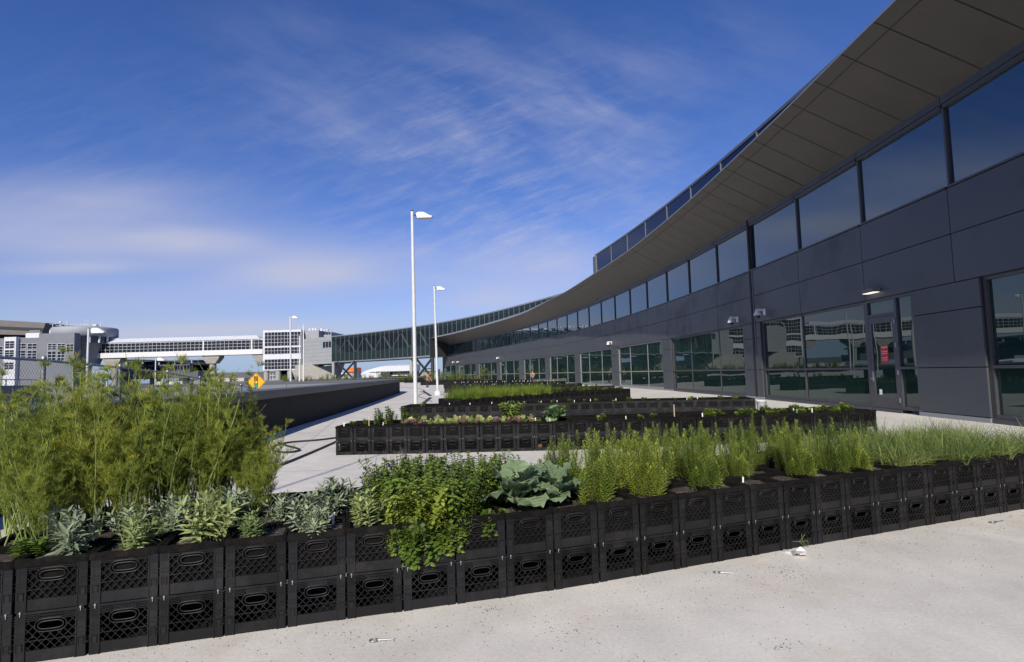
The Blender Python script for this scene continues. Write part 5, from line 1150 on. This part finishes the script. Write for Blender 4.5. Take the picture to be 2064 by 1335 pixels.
# fennel
FG = 'fennel in the nearest row'
fl_lab = ['fennel plant at the extreme left edge, behind the first crates', 'feathery fennel left of the first fence post', 'feathery fennel directly below the first fence post', 'fennel with yellow heads between the fence posts', 'dense fennel in front of the yellow roadside sign', 'fennel in front of the white box truck', 'tall pale stalked fennel below the white walkway pier', 'tall fennel left of the diamond road sign', 'rightmost wispy fennel reaching over the pale walkway', 'low fennel with yellow flowers in the left foreground', 'fennel behind the large silver sage at left', 'fennel clump behind the tall silver sage', 'fennel clump behind the largest bright green sage', 'thin fennel beside the coiled black hose']
FP_ = [(.2, 3.1, 1.0), (.9, 2.3, 1.0), (1.5, 3.3, 1.02), (2.1, 2.5, .98), (2.7, 3.3, 1.0), (3.2, 2.4, .95), (3.55, 3.3, .84), (3.85, 3.0, .74), (4.25, 2.9, .55), (.9, 1.25, .62), (1.6, 2.0, .9), (2.5, 2.1, .85), (3.4, 2.7, .8), (4.2, 2.2, .5)]
for k, ((c, l, s), lab) in enumerate(zip(FP_, fl_lab)): plant('fennel%d' % (k % 3), R1.pos(c, l), lab, 'fennel', s, None, FG)
for k, (c, l, s) in enumerate(((.5, 3.6, .95), (1.2, 2.7, .92), (1.9, 3.7, .95), (2.4, 3.0, .9), (3.0, 3.7, .92), (3.9, 2.5, .66), (3.85, 3.6, .6), (.3, 1.9, .85), (0.0, 2.5, .95), (1.9, 1.9, .7))):
    plant('fennel%d' % ((k + 1) % 3), R1.pos(c, l), 'green fennel inside the dense feathery thicket at the left of the nearest row', 'fennel', s, None, 'fennel thicket of the nearest row')
# mint, basil, collard
MG = 'mint in the nearest row'
for c, l, s, key, lab in ((6.9, 1.7, 1.0, 'mint0', 'mint just right of the lone light green sage, spreading left'), (7.4, 1.0, 1.05, 'mint1', 'bushy mint above the longest trailing stems'), (8.0, 1.9, 1.05, 'mint2', 'bushy mint in the middle of the nearest row'), (8.4, .8, 1.05, 'mint0', 'mint at the front rim beside the big grey green collard'), (9.1, 1.4, 1.0, 'mint1', 'mint tucked behind the collard leaves'), (8.7, 3.2, .95, 'tallmint', 'tall upright mint sprig standing against the pale walkway'), (9.4, 3.3, .85, 'tallmint', 'mint sprigs at the back edge behind the collard'), (10.2, 3.3, .9, 'tallmint', 'small upright mint at the back, left of the rosemary'), (7.7, 2.7, 1.0, 'mint2', 'mint behind the purple flowered basil'), (9.0, 2.5, .95, 'mint0', 'mint between the tall sprig and the collard')):
    plant(key, R1.pos(c, l), lab, 'mint', s, None, MG)
rr = R1.rot(7.5)
for c, l, s, lab in ((7.05, .35, .8, 'mint at the rim beside the white tag lying on the crate'), (7.6, .25, .95, 'mint leaning over the rim above the longest trail'), (8.15, .3, .9, 'mint leaning over the rim between the long and short trails'), (6.75, 1.4, .8, 'low mint behind the lone light green sage'), (8.75, 1.5, 1.0, 'mint crowding the left side of the big collard')): plant('mint%d' % int(c * 10 % 3), R1.pos(c, l), lab, 'mint', s, None, MG)
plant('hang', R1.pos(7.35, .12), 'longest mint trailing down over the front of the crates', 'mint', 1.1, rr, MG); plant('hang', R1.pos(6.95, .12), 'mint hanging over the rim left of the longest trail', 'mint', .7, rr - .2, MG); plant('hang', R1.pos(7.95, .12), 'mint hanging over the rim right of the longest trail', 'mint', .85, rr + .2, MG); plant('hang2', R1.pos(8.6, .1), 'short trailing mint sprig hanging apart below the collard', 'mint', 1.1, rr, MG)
plant('basil', R1.pos(7.1, 2.5), 'basil with purple flower spikes at the left of the mint patch', 'basil', 1.05, None, 'purple flowered basil'); plant('basil', R1.pos(7.75, 2.9), 'basil with purple flower spikes just right of the first', 'basil', .95, None, 'purple flowered basil')
plant('collard', R1.pos(9.5, .8), 'largest grey green collard with a leaf drooping over the crate rim', 'collard', 1.2, .4); plant('collard2', R1.pos(10.45, .9), 'smaller collard with curled leaves beside the rosemary', 'collard', 1.1, 2.0); plant('collard2', R1.pos(9.9, 1.9), 'blue green collard standing behind the largest collard', 'collard', .95, 4.0)
# rosemary
RG = 'rosemary bushes in the nearest row'
for k, (c, l, s) in enumerate(((11.15, 0.5, 1.15), (11.75, 1.3, 1.1), (11.2, 2.3, 1.05), (12.55, 0.5, 1.1), (12.3, 1.7, 1.1), (11.9, 3.2, 1.0), (13.1, 1.3, 1.05), (12.9, 2.6, 1.0), (13.7, 3.3, 0.95), (14.25, 0.6, 1.15), (13.9, 2.3, 1.0), (14.6, 1.9, 1.05), (14.4, 3.0, 1.0), (15.75, 1.2, 0.85), (15.6, 2.2, 1.05), (15.3, 3.3, 0.95), (16.6, 2.2, 1.1), (16.3, 3.3, 0.95), (17.25, 0.6, 1.05), (17.7, 1.4, 1.0), (17.3, 2.4, 1.0), (18.45, 0.7, 1.05), (18.3, 2.0, 1.0), (17.9, 3.3, 0.95), (19.2, 0.55, 0.85), (19.0, 3.1, 0.9))):
    plant('rosemary%d' % (k % 3), R1.pos(c, l), 'spiky green rosemary bush of the nearest row, %s column from left, %s line of crates' % (ordw(int(c) + 1), LAY[int(l)]), 'rosemary', s * 1.1, None, RG)
# chives
k = 0
for c in range(19, 27):
    for l in range(4):
        if (c, l) in ((19, 0), (20, 2)): continue
        k += 1; plant('chive%d' % (k % 3), R1.pos(c + .5 + ru(-.1, .1), l + .5 + ru(-.1, .1)), 'arching chive clump of the nearest row, %s column from left, %s line of crates' % (ordw(c + 1), LAY[l]), 'chives', ru(.85, 1.1), None, 'chive clumps at the right of the nearest row')
plant('sprout', R1.pos(1.05, .5), 'small weed at the left end of the nearest row', 'seedling', 1.2)
# second row
k = 0
for i in range(19):
    c = 4.0 + i * .38 + ru(-.08, .08); g_ = i in (0, 1, 2) and False or (3.4 < i < 8 or 10 < i < 13 or i == 17); k += 1
    for l in ((.45,) if i % 2 else (.35, 1.2)):
        kk = 'lettg%d' if ((g_ or rnd() < .35) if l < 1 else rnd() < .6 or i % 3 == 1) else 'lettp%d'; plant(kk % (k % 3), R2.pos(c, l + ru(-.1, .1)), ('%s frilly lettuce, %s from left in the second row, %s line of crates' % ('pale green' if kk[4] == 'g' else 'reddish', ordw(i + 1), 'front' if l < 1 else 'second')), 'lettuce', ru(.75, 1.2), None, 'lettuces in the second row')
for c, l, s, key, lab in ((.7, 1.1, 1.1, 'sprout', 'low seedlings at the left end of the second row'), (1.3, 1.6, 1.3, 'sprout', 'green seedlings behind the first lettuces of the second row'), (2.2, 1.2, 1.35, 'herb', 'leftmost upright herb in the second row'), (2.75, 1.5, 1.45, 'herb', 'tallest yellowish herb of the second row'), (3.5, 1.9, 1.3, 'herb', 'bushy herb left of the third row crates'), (2.0, 2.6, 1.2, 'sprout', 'low seedlings further back at the left of the second row'), (4.0, 2.2, 1.0, 'herb', 'herb just behind the first purple lettuces'), (9.7, 1.4, 1.15, 'bigherb', 'bushy green herb in the middle of the second row'), (12.2, 1.0, 1.35, 'cabbage', 'round pale green cabbage right of the bushy herb'), (12.4, 1.7, .9, 'bigherb', 'herb behind the round cabbage'), (11.2, .5, 1.0, 'sprout', 'small pale seedlings left of the cabbage'), (14.9, 1.0, 1.4, 'sprout', 'single seedling tuft right of the cabbage'), (17.0, .6, 1.1, 'sprout', 'low seedlings in the middle of the second row'), (18.0, 1.2, 1.1, 'sprout', 'low seedlings by the wooden stake')):
    plant(key, R2.pos(c, l), lab, 'seedlings' if key == 'sprout' else ('cabbage' if key == 'cabbage' else 'herb'), s)
for i in range(20): plant('sprout', R2.pos(21 + i * .5 + ru(-.1, .1), ru(.3, 2.6)), 'leafy seedlings, %s from left in the right half of the second row' % ordw(i + 1), 'seedlings', ru(1.0, 1.7), None, 'seedlings of the second row')
for i in range(16): plant('sprout', R3.pos(10 + i * 1.3 + ru(-.2, .2), ru(.3, 1.6)), 'small seedlings, %s from left along the third row' % ordw(i + 1), 'seedlings', ru(.8, 1.4), None, 'seedlings of the third row')
plant('sprout', R3.pos(2.0, .8), 'green tuft in front of the tallest lamp post', 'seedlings', 1.6)
# fourth row: bright grass, then leafy greens
k = 0
for i in range(26):
    k += 1; c = .6 + i * .58; plant('grass%d' % (k % 3), R4.pos(c, ru(.25, .7)), 'bright garlic chive tuft, %s along the front of the fourth row' % ordw(i + 1), 'chives', ru(1.0, 1.3), None, 'bright green chive tufts in the fourth row')
for i in range(24): plant('grass%d' % (i % 3), R4.pos(.5 + i * .6, ru(1.3, 3.2)), 'bright garlic chive tuft in the inner crates of the fourth row', 'chives', ru(1.0, 1.3), None, 'inner chive tufts of the fourth row')
for i in range(14): plant('herb', R4.pos(15.5 + i * .75, ru(.4, 2.5)), 'leafy green herb, %s right of the bright chives' % ordw(i + 1), 'herb', ru(.9, 1.4), None, 'herbs of the fourth row')
for i in range(12): plant('sprout', R4.pos(25 + i * .5, ru(.4, 3)), 'sparse seedlings at the right end of the fourth row', 'seedlings', ru(1, 1.6), None, 'seedlings of the fourth row')
for row, lab, n_, key in ((R5, 'fifth', 16, 'herb'), (R6, 'sixth', 12, 'herb')):
    for i in range(n_): plant(key, row.pos(1 + (row.n - 3) * (i + .5) / n_, ru(.5, 3)), 'low leafy herb, %s from left in the %s row' % (ordw(i + 1), lab), 'herb', ru(.8, 1.4), None, 'herbs of the %s row' % lab)
# bushes at the far end
for i in range(34):
    f = i / 33; a = at_y(560 + 370 * f, 757, 102 + 12 * (1 - f)); plant('bush%d' % (i % 3), V((a.x + ru(-.5, .5), a.y + ru(-2, 2), .5)), 'green bush, %s from left in the hedge of planters before the far parapet' % ordw(i + 1), 'bush', ru(1.6, 2.3), None, 'bushes along the far parapet')
for i in range(18): plant('bush%d' % (i % 3), R8.pos(2 + i * 1.3, ru(1, 3)), 'green bush, %s from left in the eighth row of crates' % ordw(i + 1), 'bush', ru(.7, 1.4), None, 'bushes of the eighth row')
plant('bush1', R8.pos(26, 1.5), 'tallest pale bush before the far end of the facade', 'bush', 2.6); plant('bush2', R8.pos(29, 1.5), 'second tallest bush right of the pale one', 'bush', 1.7)
# plant tags
def plant_tag(p, lab, h_=.09, w_=.018, group='white plant tags', name='plant_tag', m='paper'):
    b = MB(); b.box(-w_ / 2, w_ / 2, -.001, .001, -.03, h_); b.add([V((-w_ / 2, 0, -.03)), V((w_ / 2, 0, -.03)), V((0, 0, -.06))], [(0, 1, 2)])
    o = b.build(name, MT[m], None, p); o.rotation_euler = (ru(-.15, .15), ru(-.2, .2), ru(-.5, .5)); tag(o, lab, 'plant tag', group); return o
me_tag = None
def tag_at(row, c, l, lab, sc_=1.0, group=None):
    global me_tag
    if me_tag is None: o = plant_tag(row.pos(c, l), lab, group=group); me_tag = o.data
    else: o = link('plant_tag', me_tag, None, row.pos(c, l)); o.rotation_euler = (ru(-.15, .15), ru(-.2, .2), ru(-.5, .5)); tag(o, lab, 'plant tag', group)
    o.scale = (sc_,) * 3
for i, (c, l) in enumerate(((.35, .4), (2.6, .2), (4.9, .5), (8.7, .5), (11.1, .4), (11.9, .5), (16.1, .3), (20.6, .5), (26.4, .6), (26.6, 1.2), (27.5, .8))): tag_at(R2, c, l, 'white plant tag in the second row, %s from left' % ordw(i + 1), 1.1, 'plant tags of the second row')
for i, c in enumerate((4.2, 6.2, 8.1, 10.0, 11.1, 12.6, 14.1, 15.6, 17.2, 19.4, 25.4, 26.5)): tag_at(R3, c, ru(.3, 2), 'white plant tag in the third row, %s from left' % ordw(i + 1), 1.0, 'plant tags of the third row')
for row, nm, n_, s in ((R6, 'sixth', 18, 1.3), (R7, 'seventh', 28, 1.7)):
    for i in range(n_): tag_at(row, 2 + (row.n - 4) * (i + ru(.2, .8)) / n_, ru(.4, 3.4), 'white plant tag in the %s row of crates, one of a dense line' % nm, s, 'plant tags of the %s row' % nm)
tag_at(R1, 5.75, .9, 'white plant tag beside the silver sage in the nearest row', .9); tag_at(R1, 7.05, .2, 'white tag lying at the rim left of the trailing mint', .8); tag_at(R1, 14.9, 1.9, 'pale green tag between rosemary bushes', 1.0); tag_at(R1, 15.35, .6, 'white tag on bare soil among rosemary bushes', .7)
b = MB(); b.box(-.008, .008, -.004, .004, -.05, .27); o = b.build('wooden_stake', mat('pale_wood', (.5, .4, .28), .8), None, R2.pos(19.1, .9)); tag(o, 'thin pale wooden stake upright in the second row', 'stake')
b = MB(); b.box(-.006, .006, -.003, .003, -.05, .2); o = b.build('wooden_stake', mat('pale_wood_b', (.6, .52, .36), .8), None, R2.pos(1.75, .5)); tag(o, 'short pale stake near the left end of the second row', 'stake')

# ------------------------------------------------------------------ small things on the terrace
p = R2.pos(25.9, 3.4, TOPZ - .02); b = MB(); b.lathe([(.082, 0), (.105, .2), (.112, .205), (.112, .222), (.104, .222), (.08, .012), (.0, .012)], (0, 0, 0), 24, cap=False); o = b.build('bucket', MT['white'], None, p); tag(o, 'small white plastic bucket standing on the second row of crates', 'bucket')
bb_ = MB(); bb_.tube([V((.108 * math.cos(a), .02, .2 + .05 * math.sin(a))) for a in [PI * k / 10 for k in range(11)]], .003, 5); bb_.build('bucket_handle', MT['galv'], o)
def hose(pts, r, m, name, label):
    q = smooth([tuple(at_z(x, y, 0)) for x, y in pts], 10)
    for v in q: v.z = r + .001
    b = MB(); b.tube(q, r, 8); o = b.build(name, MT[m]); tag(o, label, 'hose'); return o
hose([(700, 881), (676, 884.5), (640, 889), (600, 892), (575, 895), (553, 901), (548, 908), (556, 912.5), (580, 914), (600, 911), (602, 907), (580, 901), (566, 896), (560, 893.5)], .02, 'rubber', 'garden_hose', 'black hose with a loop lying on the walkway at left of the second row')
hose([(700, 883), (676, 893), (640, 909), (600, 926), (560, 942), (520, 957)], .022, 'brownhose', 'garden_hose', 'straight dark brown hose lying diagonally behind the fennel')
hose([(806, 780.5), (825, 782), (845, 783.8), (855, 787), (847, 790), (856, 793), (846, 796), (844, 800), (852, 803), (862, 806), (871, 811)], .016, 'redhose', 'garden_hose', 'thin red hose wriggling across the walkway beside the tallest lamp post')
for k, (a, c_) in enumerate((((853, 788.5), (868, 798.5)), ((868, 802), (851, 815)))):
    p0 = at_z(*a); p1 = at_z(*c_); b = MB(); b.bar(p0 + V((0, 0, .012)), p1 + V((0, 0, .012)), .22, .02); o = b.build('rubber_mat', MT['rubber']); tag(o, ['farther dark strip lying on the pale walkway between lamp posts', 'nearer dark strip lying on the pale walkway by the tallest lamp post'][k], 'mat', 'dark strips on the walkway')
p = at_z(1082, 907); b = MB(); b.hexa([p + V((-.13, -.06, 0)), p + V((.1, -.09, 0)), p + V((.13, .07, 0)), p + V((-.1, .08, 0)), p + V((-.09, -.05, .06)), p + V((.09, -.06, .1)), p + V((.11, .05, .13)), p + V((-.06, .06, .05))]); tag(b.build('brick_fragment', MT['brick']), 'broken terracotta brick piece lying in front of the second row', 'brick')
def eyebolt(x, y, x2, y2, label):
    a = at_z(x, y); c_ = at_z(x2, y2); d = (c_ - a); L_ = d.length; d.normalize(); b = MB(); r = L_ * .17; z = V((0, 0, .006)); sd = V((-d.y, d.x, 0)); ctr = a + d * r
    b.tube([ctr + d * r * math.cos(2 * PI * k / 20) + sd * r * .8 * math.sin(2 * PI * k / 20) + z for k in range(21)], .0045, 6); b.tube([ctr + d * r + z, c_ + z], .0042, 8); b.tube([ctr + d * r + z, ctr + d * (r + L_ * .12) + z], .007, 8); o = b.build('eye_bolt', MT['galv']); tag(o, label, 'eye bolt', 'steel eye bolts on the concrete')
eyebolt(744.5, 1294, 794, 1290.5, 'steel eye bolt on the concrete, nearest of the three'); eyebolt(1438, 1155, 1479, 1157.5, 'steel eye bolt on the concrete below the rosemary crates'); eyebolt(1997, 1055, 2022, 1051, 'steel eye bolt on the concrete at the far right')
a = at_z(1580, 1108); b = MB(); pts = [(1579, 1107, .03), (1593, 1112, .02), (1601, 1122, .0), (1580, 1112, .0), (1604, 1110, .07), (1613, 1102, .095), (1625, 1112, .05), (1628, 1119, .012), (1614, 1119, .012), (1604, 1115, .02)]
q = [at_z(x, y, z) for x, y, z in pts]; b.add(q, [(0, 1, 2, 3), (1, 4, 9, 2), (4, 5, 6, 9), (9, 6, 7, 8)]); q2 = [v + V((0, 0, .0015)) for v in q]; b.add(q2, [(0, 1, 2, 3), (1, 4, 9, 2), (4, 5, 6, 9), (9, 6, 7, 8)]); tag(b.build('paper_scrap', MT['paper']), 'crumpled white paper scrap on the concrete by the crates', 'litter')
b = MB(); random.seed(4)
for s in range(5): 
    p0 = at_z(1626 + ru(-4, 4), 1104); b.tube([p0 + V((0, 0, .005)), p0 + V((ru(-.06, .02), ru(-.02, .02), .05)), p0 + V((ru(-.14, .02), ru(-.03, .02), ru(.02, .12)))], .0016, 4)
tag(b.build('dry_grass_blades', MT['sagey']), 'few dry grass blades beside the crumpled white paper', 'grass')
# soil crumbs, bits of leaf
b = MB(); random.seed(17)
def crumb(p, s):
    a = ru(0, PI); d = V((math.cos(a), math.sin(a), 0)) * s * ru(.6, 1.8); e = V((-math.sin(a), math.cos(a), 0)) * s * ru(.3, .7); z = V((0, 0, ru(.001, .004))); p = V((p.x, p.y, .0006))
    b.add([p - d, p - e, p + d, p + e, p + z], [(0, 1, 4), (1, 2, 4), (2, 3, 4), (3, 0, 4)], 0 if rnd() < .8 else 1)
for _ in range(1500): c = ru(0, 27); crumb(R1.pos(c, -abs(random.gauss(0, 1.3)) - .02, 0), ru(.0015, .0055))
for _ in range(900): crumb(R1.pos(ru(3, 27), ru(-7, 0), 0), ru(.001, .0045))
for x, y, n_, sp_ in ((990, 1228, 40, .05), (1150, 1272, 90, .13), (1580, 1150, 50, .06), (1590, 1158, 30, .1), (1740, 1093, 8, .02), (700, 1277, 12, .03), (1570, 1300, 30, .06), (1280, 1330, 20, .08)):
    p = at_z(x, y)
    for _ in range(n_): crumb(p + V((random.gauss(0, sp_), random.gauss(0, sp_ * .8), 0)), ru(.0015, .007))
for _ in range(500): crumb(V((ru(-3, 7), ru(5.5, 10.6), 0)), ru(.003, .008))
tag(b.build('soil_crumbs', [MT['crumb'], MT['brick']]), 'scattered soil crumbs and leaf bits on the pale concrete', 'crumbs', kind='stuff')

# ------------------------------------------------------------------ two people
def skin_mesh(name, verts, edges, m, parent, sub=1):
    me = bpy.data.meshes.new(name); me.from_pydata([v[:3] for v in verts], edges, []); o = link(name, me, parent)
    md = o.modifiers.new('skin', 'SKIN'); 
    for i, v in enumerate(verts): me.skin_vertices[0].data[i].radius = (v[3], v[4] if len(v) > 4 else v[3])
    me.skin_vertices[0].data[0].use_root = True
    ss = o.modifiers.new('smooth', 'SUBSURF'); ss.levels = ss.render_levels = sub; me.materials.append(m)
    dg = bpy.context.evaluated_depsgraph_get(); ev = bpy.data.meshes.new_from_object(o.evaluated_get(dg)); o.modifiers.clear(); o.data = ev
    for p in ev.polygons: p.use_smooth = True
    return o
def person(label, loc, rz, top, bend=.3, hands=((-.18, -.25, .80), (.18, -.28, .82)), longhair=False):
    t_ = thing('person', label, 'person', loc, rz)
    P = {'pel': (0, 0, .92), 'ch': (0, -bend * .35, 1.22), 'nk': (0, -bend * .55, 1.42), 'hd': (0, -bend * .72, 1.53), 'ht': (0, -bend * .78, 1.62)}
    vs = [(*P['pel'], .12, .10), (0, -bend * .15, 1.06, .11, .085), (*P['ch'], .135, .095), (*P['nk'], .05), (*P['hd'], .075, .085), (*P['ht'], .06, .07)]; es = [(0, 1), (1, 2), (2, 3), (3, 4), (4, 5)]
    def chain(root, pts):
        pr = root
        for q in pts: vs.append(q); es.append((pr, len(vs) - 1)); pr = len(vs) - 1
        return pr
    for s, h_ in ((-1, hands[0]), (1, hands[1])):
        sh = (s * .17, -bend * .42, 1.36, .052); el = (s * .24, -bend * .42 - .04, 1.1, .04); wr = (h_[0], h_[1], h_[2] + .06, .026)
        w_ = chain(2, [sh, el, wr, (h_[0], h_[1] - .02, h_[2], .032, .016)])
        for k in range(4): f = (k - 1.5) * .018; chain(w_, [(h_[0] + f, h_[1] - .045, h_[2] - .05, .009), (h_[0] + f, h_[1] - .05, h_[2] - .085 - .01 * (1.5 - abs(k - 1.5)), .007)])
        chain(w_, [(h_[0] - s * .045, h_[1] - .03, h_[2] - .015, .01), (h_[0] - s * .055, h_[1] - .05, h_[2] - .045, .008)])
        chain(0, [(s * .09, 0, .86, .085), (s * .10 , -.02 * s, .48, .058), (s * .10, .03 * s, .1, .038), (s * .11, .03 * s - .1, .035, .035)])
    body = skin_mesh('body', vs, es, MT['skin'], t_)
    # face
    hd = V(P['hd']); f = MB(); f.lathe([(.001, 0), (.012, .008), (.001, .03)], hd + V((0, -.088, -.01)), 6); f.build('nose', MT['skin'], body); f = MB()
    for s in (-1, 1): f.lathe([(.001, -.006), (.009, 0), (.001, .006)], hd + V((s * .03, -.076, .03)), 6)
    f.build('eyes', MT['hair'], body)
    skin_mesh('top', [(0, -bend * .02, .93, .135, .112), (0, -bend * .15, 1.06, .125, .1), (0, -bend * .35, 1.22, .15, .108), (0, -bend * .42, 1.36, .11, .075)], [(0, 1), (1, 2), (2, 3)], MT[top], t_)
    skin_mesh('trousers', [(0, 0, .93, .13, .11)] + [q for s in (-1, 1) for q in ((s * .09, 0, .84, .1), (s * .10, -.02 * s, .48, .07), (s * .10, .03 * s, .09, .052))], [(0, 1), (1, 2), (2, 3), (0, 4), (4, 5), (5, 6)], MT['jean'], t_)
    for s in (-1, 1): skin_mesh('shoe', [(s * .105, .03 * s + .04, .045, .042), (s * .11, .03 * s - .14, .035, .038, .032)], [(0, 1)], MT['paper'] if top == 'topred' else MT['black'], t_)
    hv = [(hd.x, hd.y + .02, hd.z + .03, .086), (hd.x, hd.y + .015, hd.z + .10, .07), (hd.x, hd.y + .06, hd.z - .05, .05)]; he = [(0, 1), (0, 2)]
    if longhair: hv.append((hd.x, hd.y + .09, hd.z - .24, .06)); he.append((2, 3))
    skin_mesh('hair', hv, he, MT['hair'], t_)
p = at_z(861.5, 784); person('person in a red sleeveless top and dark jeans stooping beside the crates on the walkway', (p.x, p.y, 0), .9, 'topred', .38, ((-.12, -.38, .82), (.22, -.42, .84)))
person('person with long dark hair in a brown top standing among crates before the windows', (at_y(1074.5, 770, 64).x, 64, 0), -.3, 'topbrown', .15, ((-.1, -.2, 1.05), (.1, -.22, 1.05)), True)
